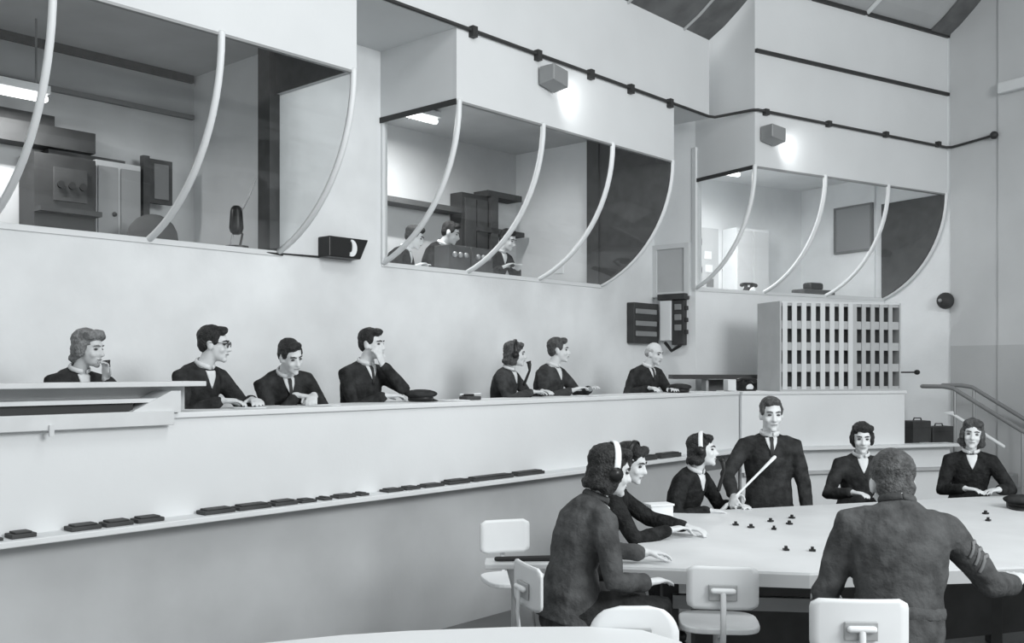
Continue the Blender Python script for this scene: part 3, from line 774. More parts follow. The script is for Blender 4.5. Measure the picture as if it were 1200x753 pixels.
# lever beside the cabinet
lv = empty('wall_lever', c3(2.06, 0.1, 1.95)); tag(lv, 'thin rod with a dark knob sticking out right of the pigeonhole cabinet', 'lever')
MB().tube([c3(T1+0.001, 0.12, 1.94), c3(T1+0.30, 0.12, 1.94)], 0.009, 8).build('rod', M['dark'], wparent=lv, smooth=True)
MB().ell(c3(T1+0.31, 0.12, 1.94), (0.035, 0.035, 0.03)).build('knob', M['black'], wparent=lv, smooth=True)

# ---- low shelf behind the counter with telephone
ls = empty('wall_shelf', sn(9.4, -6.6, 1.9)); tag(ls, 'low shelf with painted shadow behind the counter between the balding man and the cabinet', 'shelf')
xa, xb = pxd(786, 440, 11.9), pxd(896, 440, 11.9)
MB().box(((xa.x+xb.x)/2, 11.9, 1.885), (xb.x-xa.x, 0.36, 0.05)).build('board', M['dark'], wparent=ls)  # the shelf's shadow is put into the board's dark colour
for x in (xa.x+0.42, xb.x-0.03): MB().box((x, 11.95, (Z_DAIS+1.86)/2), (0.03, 0.3, 1.86-Z_DAIS)).build('support', M['lower'], wparent=ls)
MB().box(((xa.x+xb.x)/2+0.2, 12.09, 1.56), (xb.x-xa.x-0.45, 0.02, 0.58)).build('back_board', M['room_dark'], wparent=ls)

def telephone(loc, rz, label, m='black', name='telephone'):
    root = empty(name, loc, rz); tag(root, label, 'telephone')
    MB().hexa([V((-.09,-.08,0)),V((.09,-.08,0)),V((.09,.08,0)),V((-.09,.08,0)),V((-.05,-.03,.09)),V((.05,-.03,.09)),V((.05,.05,.09)),V((-.05,.05,.09))]).build('body', M[m], root, bevel=0.012)
    MB().tube([(-0.11,0.01,0.115),(-0.06,0.01,0.135),(0.06,0.01,0.135),(0.11,0.01,0.115)], [0.028,0.016,0.016,0.028], 10).build('handset', M[m], root, smooth=True)
    MB().tube([(0,-0.062,0.045),(0,-0.078,0.035)], 0.042, 16, dome=False).build('dial', M['paper'], root)
    for x in (-0.045, 0.045): MB().box((x, 0.01, 0.10), (0.02, 0.05, 0.04)).build('cradle', M[m], root)
    return root
q = c3(0.22, 0.3, Z_TOP); telephone(q, 0.3, 'black telephone with a pale dial on the counter just left of the pigeonhole cabinet')
q = c3(0.02, 0.32, Z_TOP)
tag(MB().box((q.x, q.y, Z_TOP+0.066), (0.10, 0.14, 0.13), 0.2).build('index_box', M['fascia'], bevel=0.008), 'small pale box on the counter left of the black telephone', 'box')

# ---- round bell by the right wall
bl = empty('alarm_bell', rw(-0.02, -0.05, 2.88)); tag(bl, 'small round dark alarm bell high on the wall right of the far bay', 'bell')
MB().tube([rw(0.02, 0.0, 2.88), rw(0.02, -0.05, 2.88)], 0.06, 14, dome=False).build('base', M['dark'], wparent=bl)
MB().ell(rw(0.02, -0.07, 2.88), (0.11, 0.11, 0.11)).build('gong', M['table_dark'], wparent=bl, smooth=True)
MB().ell(rw(0.02, -0.185, 2.88), (0.025, 0.025, 0.025)).build('boss', M['metal'], wparent=bl, smooth=True)
wb = MB().slab(rw, 0.80, 1.35, -0.16, -0.051, 5.42, 5.56)
tag(wb.build('wall_light', M['fascia'], bevel=0.02), 'pale oblong fitting high on the grey right wall at the frame edge', 'wall light')

# ---- caps and papers on the counter
def cap(loc, rz, label, k=1.0):
    root = empty('peaked_cap', loc, rz); tag(root, label, 'cap', 'uniform caps on the counter')
    MB().tube([(0,0,0.005),(0,0,0.045*k)], [(0.095*k,0.105*k),(0.098*k,0.108*k)], 20, dome=False).build('band', M['black'], root, smooth=True)
    MB().ell((0,0,0.060*k), (0.130*k,0.135*k,0.036*k)).build('crown', M['wool'], root, smooth=True)
    mb = MB(); pts = []
    for i in range(9):
        a = R(20+17.5*i); pts.append(((0.098*k*cos(a), 0.108*k*sin(a), 0.022), (0.105*k*cos(a), (0.108+0.055*sin(a))*k*sin(a), 0.006)))
    for p, q in pts: mb.v += [V(p), V(q)]
    for i in range(8): mb.f.append((2*i, 2*i+1, 2*i+3, 2*i+2))
    o = mb.build('peak', M['black'], root, smooth=True); s_ = o.modifiers.new('s', 'SOLIDIFY'); s_.thickness = 0.005
    return root
def ctr(px, n): p = on_n(px, 0, n); return V((p.x, p.y, Z_TOP+0.001))
cap(ctr(493, -5.72), -0.8, 'dark peaked cap on the counter right of the man with hand at mouth')
cap(ctr(796, -5.68), -0.5, 'dark peaked cap on the counter right of the balding man')
c_ = ctr(551, -5.70)
st_ = empty('desk_tray', c_); tag(st_, 'low dark tray on the counter left of the woman in headset', 'tray')
MB().box((0,0,0.015), (0.16,0.10,0.03), 0.8).build('tray', M['table_dark'], st_, bevel=0.006)
MB().box((-0.02,0.01,0.04), (0.09,0.06,0.02), 0.6).build('pad', M['black'], st_, bevel=0.004)
MB().tube([(-0.08,-0.03,0.045),(0.08,0.05,0.05)], 0.006, 6).build('pen', M['paper'], st_)
for i, (px, n, rz, sx, lab) in enumerate(((290, -5.62, 0.5, 0.20, 'white paper sheet on the counter before the man in glasses'), (378, -5.60, 0.9, 0.20, 'white paper sheet on the counter right of the hunched man'),
        (530, -5.64, 0.7, 0.24, 'white paper sheet on the counter between cap and low dark tray'), (686, -5.62, 0.9, 0.2, 'white paper sheet on the counter right of the operator beside the headset woman'))):
    c_ = ctr(px, n); mb = MB()
    for j in range(3): mb.box((c_.x+0.004*j, c_.y, Z_TOP+0.0025+0.002*j), (sx, 0.14, 0.0018), rz+0.05*j)
    tag(mb.build('paper_sheet', M['paper']), lab, 'paper', 'papers on the counter')

# ================================================================== CABIN CONTENTS
# lamps
def tube_lamp(fn, a, b, z, ln, label, power):
    root = empty('ceiling_lamp', fn(a, b, z)); tag(root, label, 'lamp', 'cabin strip lamps')
    MB().slab(fn, a-ln/2, a+ln/2, b-0.07, b+0.07, z+0.03, z+0.09).build('housing', M['rib'], wparent=root)
    MB().tube([fn(a-ln/2+0.02, b, z), fn(a+ln/2-0.02, b, z)], 0.03, 10).build('tube', M['lamp'], wparent=root, smooth=True)
    for e in (-1, 1): MB().tube([fn(a+e*ln*0.35, b, z+0.08), fn(a+e*ln*0.35, b, Z_CABC)], 0.008, 6).build('hanger', M['metal'], wparent=root)
    d = bpy.data.lights.new('lamp_glow', 'AREA'); d.shape = 'RECTANGLE'; d.size = 0.07; d.size_y = ln; d.energy = power; d.spread = R(180)
    o = bpy.data.objects.new('lamp_glow', d); col.objects.link(o); o.parent = root; o.location = fn(a, b, z-0.035) - root.location; dv = fn(a+1, b, 0)-fn(a, b, 0); o.rotation_euler = (0, 0, atan2(-dv.x, dv.y))
p = on_n(10, 108, -7.9)
tube_lamp(sn, s_at(12, -7.9), -7.9, on_n(12, 108, -7.9).z, 0.55, 'bright strip lamp hanging in the left glazed cabin', 15)
tube_lamp(b3, 0.75, 1.3, 4.52, 0.55, 'bright strip lamp hanging in the far right glazed cabin', 34)
tube_lamp(sn, 7.0, -7.6, 4.60, 0.6, 'strip lamp under the ceiling of the middle glazed cabin', 32)

def furn(name, label, cat): return tag(empty(name, (0,0,0)), label, cat)
def bx(fn, root, name, m, a0, a1, b0, b1, z0, z1, bev=0.0): return MB().slab(fn, a0, a1, b0, b1, z0, z1).build(name, M[m], wparent=root, bevel=bev)
NB = -8.39
# left cabin: equipment rack, locker, wall rails
r = furn('equipment_rack', 'tall dark equipment rack with dials in the left glazed cabin', 'rack')
a0, a1 = s_at(40, -8.1), s_at(112, -8.1)
bx(sn, r, 'cabinet', 'table_dark', a0, a1, NB, -8.1, Z_CABIN, 3.72)
bx(sn, r, 'panel', 'cheek', a0+0.15, a0+0.42, -8.1, -8.08, 3.35, 3.62); bx(sn, r, 'shelf', 'cheek', a0, a1, -8.1, -7.98, 3.24, 3.28)
for i in range(3): MB().tube([sn(a0+0.20+0.09*i, -8.08, 3.48), sn(a0+0.20+0.09*i, -8.06, 3.48)], 0.03, 12, dome=False).build('dial', M['dark'], wparent=r)
r = furn('locker', 'pale two door locker in the left glazed cabin', 'locker')
a0, a1 = s_at(114, -8.15), s_at(166, -8.15)
bx(sn, r, 'carcass', 'room', a0, a1, NB, -8.17, Z_CABIN, 3.75)
am = (a0+a1)/2
bx(sn, r, 'door', 'metal', a0+0.01, am-0.015, -8.17, -8.15, Z_CABIN+0.05, 3.70); bx(sn, r, 'door', 'metal', am+0.015, a1-0.01, -8.17, -8.15, Z_CABIN+0.05, 3.70)
MB().ell(sn(am-0.05, -8.14, 3.3), (0.02,0.02,0.02)).build('knob', M['dark'], wparent=r)
r = furn('display_panel', 'small dark panel on a post right of the pale locker in left cabin', 'panel')
a0, a1 = s_at(168, -8.2), s_at(202, -8.2)
bx(sn, r, 'post', 'cheek', a0, a0+0.06, -8.26, -8.2, Z_CABIN, 3.86); bx(sn, r, 'panel', 'cheek', a0+0.06, a1, -8.24, -8.2, 3.45, 3.84); bx(sn, r, 'inner_panel', 'room_dark', a0+0.1, a1-0.04, -8.2, -8.19, 3.49, 3.80)
r = furn('office_chair', 'dark rounded chair back low in the left glazed cabin near the rib', 'chair')
q = on_n(178, 262, -7.7)
MB().ell((q.x, q.y, 3.05), (0.22, 0.10, 0.22)).build('backrest', M['cheek'], wparent=r, smooth=True)
MB().box((q.x, q.y+0.1, 2.68), (0.42, 0.42, 0.06), 0.5).build('seat', M['cheek'], wparent=r, bevel=0.02)
MB().tube([(q.x, q.y+0.1, Z_CABIN), (q.x, q.y+0.1, 2.66)], 0.03, 8).build('column', M['dark'], wparent=r)
r = furn('wall_rail', 'dark horizontal rail across the back wall of the left glazed cabin', 'rail')
bx(sn, r, 'upper_rail', 'room_dark', 0.4, 4.9, NB, NB+0.05, 4.30, 4.34); bx(sn, r, 'lower_rail', 'cheek', 0.4, 3.6, NB, NB+0.08, 3.98, 4.08); bx(sn, r, 'junction_strip', 'cheek', 0.4, 4.9, NB, NB+0.04, 4.64, 4.71)  # last one is a dark strip along the wall and ceiling junction
r = furn('cable_duct', 'dark boxy duct under the rail in the left glazed cabin', 'duct')
bx(sn, r, 'duct', 'table_dark', 0.4, s_at(112, -8.2), NB, -8.2, 3.80, 3.97); bx(sn, r, 'cover', 'cheek', s_at(60, -8.2), s_at(150, -8.2), NB, -8.25, 3.74, 3.79)
# angled lamp on the sill
q = on_n(277, 276, -7.16)
al = empty('desk_lamp', (q.x, q.y, Z_SILL+0.012)); tag(al, 'small black jointed lamp standing on the sill of the left bay', 'lamp')
MB().tube([(0,0,0.0),(0,0,0.02)], 0.10, 16, dome=False).build('base', M['black'], al)
MB().tube([(0.03,0,0.02),(0.05,0,0.12),(0.0,0,0.20)], 0.010, 6).build('leg', M['black'], al)
MB().tube([(-0.05,0,0.02),(-0.03,0,0.12),(0.0,0,0.20)], 0.008, 6).build('leg', M['metal'], al)
MB().tube([(0,0,0.17),(0,0,0.31)], [0.06,0.05], 12).build('head', M['black'], al, smooth=True)
MB().tube([(0.02,0,0.27),(0.10,0,0.42),(0.16,0,0.58)], 0.008, 6).build('arm', M['metal'], al)
# middle cabin
r = furn('map_cabinet', 'dark upright cabinet with shelves at the back of the middle cabin', 'cabinet')
a0, a1 = s_at(541, -8.2), s_at(572, -8.2)
bx(sn, r, 'body', 'table_dark', a0, a1, NB, -8.2, Z_CABIN, 4.06); bx(sn, r, 'door', 'cheek', a0+0.05, (a0+a1)/2, -8.2, -8.18, 3.0, 4.0); bx(sn, r, 'door', 'cheek', (a0+a1)/2+0.02, a1-0.03, -8.2, -8.18, 3.0, 4.0)
r = furn('wall_shelving', 'dark open shelves on the back wall of the middle cabin', 'shelf')
bx(sn, r, 'shelf', 'cheek', s_at(572, -8.15), 9.30, NB, -8.15, 4.06, 4.13); bx(sn, r, 'shelf', 'cheek', s_at(560, -8.15), 9.35, NB, -8.15, 3.62, 3.68)
bx(sn, r, 'upright', 'cheek', s_at(576, -8.15), s_at(584, -8.15), NB, -8.15, 3.30, 4.06); bx(sn, r, 'shelf', 'cheek', 6.2, s_at(541, -8.15), NB, -8.15, 3.80, 3.86)
r = furn('control_desk', 'long dark desk inside the middle glazed cabin', 'desk')
bx(sn, r, 'top', 'room_side', 6.2, 9.3, -7.55, -7.20, 2.95, 2.98)
for a_ in (6.22, 7.4, 9.24): bx(sn, r, 'leg_panel', 'cheek', a_, a_+0.05, -7.53, -7.22, Z_CABIN, 2.95)
for i, (px, py, z0, lab) in enumerate(((530, 268, 2.981, 'dark wireless set on the middle cabin desk near the first rib'), (557, 262, 2.981, 'dark wireless set on the middle cabin desk left of the seated figure'))):
    q = on_n(px, py, -7.36)
    rr = empty('wireless_set', (q.x, q.y, z0)); tag(rr, lab, 'radio', 'wireless sets on the cabin desk')
    MB().box((0,0,0.14), (0.32,0.22,0.28), 0.84).build('case', M['cheek'], rr, bevel=0.01)
    for x in (-0.08, 0.0, 0.08): MB().ell((x*0.67+0.09, x*0.74-0.09, 0.18), (0.03,0.03,0.03)).build('knob', M['metal'], rr)
r = furn('notice_paper', 'small white paper pinned on the pale side wall of the middle cabin', 'paper')
bx(sn, r, 'sheet', 'paper', 9.455, 9.47, -7.75, -7.62, 3.15, 3.25); bx(sn, r, 'pin', 'dark', 9.45, 9.47, -7.69, -7.68, 3.235, 3.245)
# far right cabin: pinned sheets, grey board, things on the desk
nbd = furn('notice_board', 'pale notice board covered with pinned sheets in the far right cabin', 'board')
bx(b3, nbd, 'board', 'room', 0.25, 1.75, 2.46, 2.5, 3.1, 4.0)
random.seed(3)
for i in range(6):
    for j in range(4):
        if random.random() < 0.2: continue
        x = 0.32 + 0.235*i + random.uniform(-.03, .03); z0 = 3.16 + 0.20*j + random.uniform(-.02, .02); dk = random.random()
        bx(b3, nbd, 'sheet', 'cheek' if dk < 0.35 else ('room_dark' if dk < 0.6 else 'paper'), x, x+random.uniform(.09, .17), 2.452, 2.46, z0, z0+random.uniform(.08, .14))
r = furn('blackboard', 'grey framed board on the side wall of the far right cabin', 'board')
bx(b3, r, 'panel', 'metal', 3.46, 3.5, 1.18, 1.80, 3.70, 4.32)
for a, b, z0, z1 in ((1.15, 1.18, 3.67, 4.35), (1.80, 1.83, 3.67, 4.35), (1.18, 1.80, 3.67, 3.70), (1.18, 1.80, 4.32, 4.35)): bx(b3, r, 'frame_bar', 'room_dark', 3.45, 3.5, a, b, z0, z1)
r = furn('locker', 'pale locker doors along the back wall of the far right cabin', 'locker')
bx(b3, r, 'carcass', 'room_side', 1.85, 2.5, 2.2, 2.48, Z_CABIN, 4.0)
for i in range(2): bx(b3, r, 'door', 'fascia', 1.86+0.32*i, 2.15+0.32*i, 2.18, 2.2, Z_CABIN+.05, 3.96)
r = furn('cabin_desk', 'pale desk behind the glass of the far right cabin', 'desk')
bx(b3, r, 'top', 'fascia', 0.2, 3.4, 1.16, 1.75, 2.93, 2.965); bx(b3, r, 'front', 'room_side', 0.2, 3.4, 1.70, 1.74, Z_CABIN, 2.93)
def bpos(px, p):        # point on the line at set-back p seen at pixel column px
    u = (px-600)/FPX; o = P0 + K3*p; t = (u*o.y-o.x)/(F3.x-u*F3.y); return t
t = bpos(878, 1.3); telephone(b3(t, 1.3, 2.966), 0.4, 'black telephone on the desk of the far right cabin beside the second rib')
t = bpos(953, 1.3); pz = empty('teleprinter', b3(t, 1.3, 2.966)); tag(pz, 'low dark teleprinter on the desk in the far right cabin', 'machine')
MB().box((0,0,0.05), (0.62,0.24,0.10), 0.55).build('base', M['table_dark'], pz, bevel=0.02)
MB().box((0,0.01,0.15), (0.26,0.16,0.10), 0.55).build('carriage', M['black'], pz, bevel=0.03)
t = bpos(1027, 1.3); pz = empty('desk_microphone', b3(t, 1.3, 2.966)); tag(pz, 'small dark microphone on a stand in the far right cabin corner', 'microphone')
MB().tube([(0,0,0),(0,0,0.02)], 0.06, 14, dome=False).build('base', M['black'], pz); MB().tube([(0,0,0.02),(0,0,0.14)], 0.01, 6).build('stem', M['black'], pz); MB().ell((0,0,0.17), (0.05,0.04,0.05)).build('head', M['black'], pz, smooth=True)

# ================================================================== PLOTTING TABLE
ZTB = 1.0
poly = [(0.50,4.98),(1.45,4.82),(2.75,5.00),(4.6,5.6),(5.2,8.2),(4.6,7.99),(3.55,7.64),(1.12,6.83)]
pt = empty('plotting_table', (2.6, 6.3, 0)); tag(pt, 'large white map table that the plotters sit and stand around', 'table')
MB().prism(poly, ZTB-0.012, ZTB).build('map_surface', M['tabletop'], wparent=pt)
cx, cy = 2.7, 6.4
MB().prism([(cx+(x-cx)*1.004, cy+(y-cy)*1.004) for x, y in poly], ZTB-0.075, ZTB-0.0125).build('edge_frame', M['table_edge'], wparent=pt)
MB().prism([(cx+(x-cx)*0.93, cy+(y-cy)*0.90) for x, y in poly], ZTB-0.10, ZTB-0.0755).build('under_frame', M['table_dark'], wparent=pt)
for x, y in ((0.85,5.35),(1.86,5.12),(3.1,5.3),(4.4,5.9),(4.7,7.6),(3.5,7.2),(1.4,6.6)):
    MB().box((x, y, 0.42), (0.09, 0.09, 0.84)).build('leg', M['metal'] if y < 5.2 else M['table_dark'], wparent=pt, bevel=0.008)
MB().box((1.45, 5.19, 0.76), (1.2, 0.05, 0.07), -0.12).build('stretcher', M['metal'], wparent=pt)
MB().box((2.6, 6.9, 0.42), (3.0, 0.06, 0.7), 0.32).build('darkening_panel', M['table_dark'], wparent=pt)  # added panel that makes the space under the table dark
marks = [(862,613),(880,616),(903,609),(907,618),(925,612),(928,605),(921,642),(952,643),(1115,607),(1155,600),(1158,608)]
marks.sort()
for i, (px, py) in enumerate(marks):
    d = FPX*(H-ZTB-0.012)/(py-430); x = (px-600)/FPX*d
    mb = MB(); mb.box((x, d, ZTB+0.006), (0.035, 0.028, 0.010), 0.4*i); mb.box((x, d, ZTB+0.018), (0.016, 0.014, 0.014), 0.4*i)
    tag(mb.build('plot_marker', M['black']), '%s small dark plot marker counted from the left on the white map table' % ORD[i], 'marker', 'plot markers on the map table')
# white box beside the woman with headset
q = pxd(772, 590, 6.55)
bxo = empty('card_box', (q.x, q.y, ZTB)); tag(bxo, 'white card box on the table corner below the headset woman\'s elbow', 'box')
MB().box((0,0,0.045), (0.16,0.11,0.09), 0.3).build('carton', M['paper'], bxo, bevel=0.006); MB().box((0,0,0.095), (0.17,0.12,0.012), 0.3).build('lid', M['paper'], bxo)

# side leaf behind the near woman
sd = empty('side_desk', (0.05, 5.12, 0)); tag(sd, 'narrow white side desk with slanting strut left of the near woman', 'desk')
MB().box((0.06, 5.12, 0.985), (0.40, 0.16, 0.03)).build('top', M['chair'], wparent=sd, bevel=0.006)
MB().tube([(0.02, 5.12, 0.97), (0.06, 5.12, 0.80), (0.16, 5.12, 0.02)], [(0.05,0.02),(0.045,0.02),(0.05,0.02)], 8, up=(0,1,0)).build('strut', M['chair_metal'], wparent=sd, smooth=True)
MB().box((0.16, 5.14, 0.01), (0.30, 0.30, 0.02)).build('foot', M['dark'], wparent=sd)
tag(MB().tube([(-0.08, 5.10, 1.014), (0.05, 5.11, 1.014), (0.24, 5.12, 1.014)], [0.012, 0.013, 0.016], 8).build('ruler_rod', M['dark'], smooth=True), 'dark rod lying on the narrow white side desk', 'rod')

# ---- high chairs
def backrest_mb(w, h, cr, zc, y0, curve=0.5, th=0.014, top=None):
    mb = MB(); nr, nc = 13, 11; fr = []; bk = []
    for i in range(nr):
        v = -1 + 2*i/(nr-1); z = zc + v*h/2
        e = abs(v)*h/2 - (h/2-cr); ww = w/2
        c = cr
        if top and v > 0: c = top; e = abs(v)*h/2 - (h/2-top)
        if e > 0: ww = w/2 - c*(1-sqrt(max(0, 1-(e/c)**2)))
        for j in range(nc):
            x = ww*(-1+2*j/(nc-1)); y = y0 + curve*x*x
            fr.append(V((x, y, z))); bk.append(V((x, y-th, z)))
    mb.v = fr + bk; n = nr*nc
    for i in range(nr-1):
        for j in range(nc-1):
            a = i*nc+j; mb.f.append((a, a+1, a+nc+1, a+nc)); mb.f.append((n+a, n+a+nc, n+a+nc+1, n+a+1))
    for i in range(nr-1):
        a = i*nc; mb.f.append((a, a+nc, n+a+nc, n+a)); a = i*nc+nc-1; mb.f.append((a, n+a, n+a+nc, a+nc))
    for j in range(nc-1):
        mb.f.append((j, n+j, n+j+1, j+1)); a = (nr-1)*nc+j; mb.f.append((a, a+1, n+a+1, n+a))
    return mb
def high_chair(loc, facing, label, w=0.36, h=0.20, cr=0.035, top=None, seat_z=0.78, zc=0.98):
    th = atan2(-facing[0], facing[1])
    root = empty('high_chair', (loc[0], loc[1], loc[2] if len(loc) > 2 else 0), th); tag(root, label, 'chair', 'white plywood high chairs')
    backrest_mb(w, h, cr, zc, -0.215, 0.5, 0.014, top).build('backrest', M['chair'], root, smooth=True)
    MB().box((0, -0.236, zc-0.02), (0.13, 0.012, 0.075)).build('bracket_plate', M['chair_metal'], root, bevel=0.004)
    MB().tube([(-0.045,-0.250,zc-0.01),(0.045,-0.250,zc-0.01)], 0.014, 8).build('pivot', M['rib'], root, smooth=True)
    MB().tube([(0,-0.255,zc-0.01),(0,-0.262,zc-0.12),(0,-0.24,seat_z-0.06),(0,-0.10,seat_z-0.07)], [(0.014,0.008)]*4, 8, up=(0,1,0)).build('back_post', M['chair'], root, smooth=True)
    pts = []
    for i in range(28):
        a = 2*pi*i/28; c, s_ = cos(a), sin(a); e = 0.55
        pts.append((0.19*math.copysign(abs(c)**e, c), 0.18*math.copysign(abs(s_)**e, s_)))
    MB().prism(pts, seat_z-0.03, seat_z).build('seat', M['chair'], root, bevel=0.008)
    MB().tube([(0,0,0.14),(0,0,seat_z-0.03)], 0.026, 10).build('column', M['chair_metal'], root, smooth=True)
    for i in range(4):
        a = R(45+90*i); MB().tube([(0,0,0.17),(0.12*cos(a),0.12*sin(a),0.13),(0.26*cos(a),0.26*sin(a),0.018)], [0.02,0.018,0.014], 8).build('leg', M['chair_metal'], root, smooth=True)
    MB().tube([(0.17*cos(R(a)),0.17*sin(R(a)),0.30) for a in range(0, 361, 20)], 0.010, 6).build('foot_ring', M['chair_metal'], root, smooth=True)
    return root
hc_man = high_chair((1.39, 4.14), (0.06, 1), 'white plywood high chair under the man seen from behind', w=0.385, h=0.205, seat_z=0.69)
high_chair((1.00, 4.80), (0.12, 1), 'empty white high chair pushed up to the near edge of the map table', w=0.33)
high_chair((0.465, 4.04), (-0.03, 1), 'white round topped chair back in the foreground beside the white desk', w=0.35, top=0.12, cr=0.03)
high_chair((0.02, 5.78), (0.30, -0.95), 'empty white high chair by the grey dais wall left of the near woman', w=0.31)
hc_w8 = high_chair((0.27, 4.72), (0.93, 0.36), 'white high chair mostly hidden under the near woman at the table', w=0.33, seat_z=0.705)

# ---- curved white desk at the bottom of the view
edge = [(-1.5,3.22),(-1.2,3.43),(-0.929,3.594),(-0.639,3.709),(-0.39,3.77),(0.0,3.825),(0.297,3.83),(0.50,3.78),(0.62,3.62),(0.66,3.3),(0.5,2.6),(0.2,2.1),(-0.6,1.8),(-1.5,1.9),(-2.0,2.5)]
fd = empty('curved_desk', (-0.3, 3.0, 0)); tag(fd, 'white desk top with a curved far edge at the bottom of the view', 'desk')
MB().prism(edge, 0.965, 1.0).build('top', M['fore'], wparent=fd, bevel=0.008)
MB().prism([(-0.3+(x+0.3)*0.55, 2.9+(y-2.9)*0.55) for x, y in edge], 0.0, 0.965).build('pedestal', M['lower'], wparent=fd)

# ================================================================== THE PEOPLE IN THE SCENE
def dpos(px, n=-6.18): p = on_n(px, 0, n); return (p.x, p.y)
NF = (NX, NY)
def turn(v, deg): c, s = cos(R(deg)), sin(R(deg)); return (v[0]*c - v[1]*s, v[0]*s + v[1]*c)
SEAT = 1.42; CT = Z_TOP-SEAT          # counter top above the seat
# 1 woman at the far left with a telephone mouthpiece
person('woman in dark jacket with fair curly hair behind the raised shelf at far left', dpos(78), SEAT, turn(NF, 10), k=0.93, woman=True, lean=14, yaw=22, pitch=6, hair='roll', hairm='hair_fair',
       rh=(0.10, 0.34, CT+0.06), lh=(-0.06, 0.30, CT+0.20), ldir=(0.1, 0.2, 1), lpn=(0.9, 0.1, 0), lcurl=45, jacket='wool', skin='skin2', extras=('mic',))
# 2 man in glasses
person('man in dark suit and glasses leaning over the counter looking right', dpos(220), SEAT, turn(NF, 15), k=1.0, lean=16, yaw=30, pitch=4, hair='short', extras=('glasses',),
       rh=(0.12, 0.42, CT+0.05), lh=(-0.10, 0.48, CT+0.05), rdir=(-0.5, 0.8, 0), ldir=(0.5, 0.8, 0), jacket='wool')
# 3 hunched man
person('dark haired man hunched low over the counter with clasped hands', dpos(328), SEAT, turn(NF, -8), k=0.97, lean=26, side=8, yaw=8, pitch=20, roll=10, hair='short',
       rh=(0.05, 0.36, CT+0.07), lh=(-0.06, 0.40, CT+0.07), rdir=(-0.7, 0.7, -0.1), ldir=(0.6, 0.8, -0.2), curl=40, jacket='wool', shirt='V', tie=True)
# 4 man with his hand at his mouth
person('man in dark uniform with one hand raised to his mouth at the counter', dpos(420), SEAT, turn(NF, 2), k=1.01, lean=8, yaw=20, pitch=2, hair='short',
       rh=(0.02, 0.34, CT+0.05), rdir=(-0.9, 0.4, 0), lh=(-0.035, 0.245, 0.60), ldir=(0.35, -0.1, 1.0), lpn=(0.2, -1, 0.1), lpole=(-0.5, 0.9, -0.9), lcurl=35, jacket='wool', tie=True)
# 5 woman with headset
person('woman in slate uniform with headset and mouthpiece at the counter', dpos(586), SEAT, turn(NF, 18), k=0.92, woman=True, lean=10, yaw=28, pitch=2, hair='wavy', hairm='hair_brown', extras=('headset', 'mic'),
       rh=(0.12, 0.38, CT+0.05), lh=(-0.10, 0.38, CT+0.05), rdir=(-0.4, 0.9, 0), ldir=(0.4, 0.9, 0), jacket='wool2')
# 6
person('short haired operator in slate uniform sitting right of the headset woman', dpos(640), SEAT, turn(NF, 8), k=0.98, lean=8, yaw=30, pitch=0, hair='short', hairm='hair_brown',
       rh=(0.12, 0.36, CT+0.05), lh=(-0.12, 0.42, CT+0.06), jacket='wool2', skin='skin')
# 7 balding man
person('balding grey man in dark uniform seated below the switchgear', dpos(752, -6.15), SEAT, turn(NF, -10), k=0.98, lean=10, yaw=12, pitch=12, hair='bald', hairm='hair_grey',
       rh=(0.20, 0.30, CT+0.05), lh=(-0.04, 0.40, CT+0.05), rdir=(0.1, 0.9, 0), ldir=(0.5, 0.8, 0), jacket='wool', tie=True)

# ---- people around the map table
TS = 0.74; TT = ZTB-TS
# 8 near woman on the left, seen from behind her right shoulder
person('near woman in grey serge jacket with dark hair and headset facing the table', (0.27, 4.72), 0.78, (0.93, 0.36), k=0.98, woman=True, lean=15, yaw=-6, pitch=10, hair='wavy', hairm='hair_dark', extras=('white_headset',),
       rh=(0.16, 0.34, 0.20), rdir=(-0.2, 1, 0.05), rpole=(0.55, -0.8, -0.5), lh=(-0.16, 0.50, 0.275), ldir=(0.1, 1, -0.05), jacket='wool3', legs='wool', voxel=0.0075, cvoxel=0.0095, disp=0.007, shirt='N')
# 9 next to her
person('woman in dark jumper leaning on the table just behind the near woman', (0.50, 5.94), TS, (0.98, -0.15), k=0.94, woman=True, lean=15, yaw=-18, pitch=14, hair='roll', hairm='hair_dark', extras=('headset',),
       rh=(0.10, 0.44, TT+0.05), lh=(-0.04, 0.54, TT+0.05), jacket='knit', shirt=None, disp=0.005)
# 10 headset woman
w10, i10 = person('woman in dark jumper with white headset band turned right at the table', (1.21, 7.16), TS-0.04, (0.72, -0.62), k=0.94, woman=True, lean=15, side=0, yaw=24, pitch=-4, roll=-8, hair='wavy', hairm='hair_dark', extras=('white_headset', 'mic'),
       rh=(0.16, 0.34, TT+0.05), lh=(-0.20, 0.36, TT+0.05), rdir=(-0.5, 0.8, 0), jacket='knit', shirt='V', disp=0.006)
# 11 standing man with the pointer
m11, i11 = person('man in dark uniform standing behind the table with a white pointer', (1.95, 7.52), 0.0, (-0.08, -1), seated=False, k=1.035, lean=2, yaw=4, pitch=4, hair='short', hairm='hair_brown',
       rh=(0.32, 0.40, 1.07), rdir=(0.15, 0.9, -0.25), rpn=(-0.6, 0, -0.8), rcurl=50, rpole=(0.9, -0.5, -0.3), lh=(-0.27, 0.12, 0.86), ldir=(-0.05, 0.15, -1), lpn=(0.9, 0.2, 0), jacket='wool', tie=True, legs='wool', head_fwd=0.01)
# 12 woman facing the camera
person('dark haired woman in dark jacket facing us across the table', (2.74, 7.86), TS, (-0.05, -1), k=0.94, woman=True, lean=10, yaw=-10, pitch=6, hair='roll', hairm='hair_dark',
       rh=(0.14, 0.36, TT+0.05), lh=(-0.10, 0.38, TT+0.05), rdir=(-0.6, 0.7, 0), ldir=(0.6, 0.7, 0), jacket='wool', shirt='V')
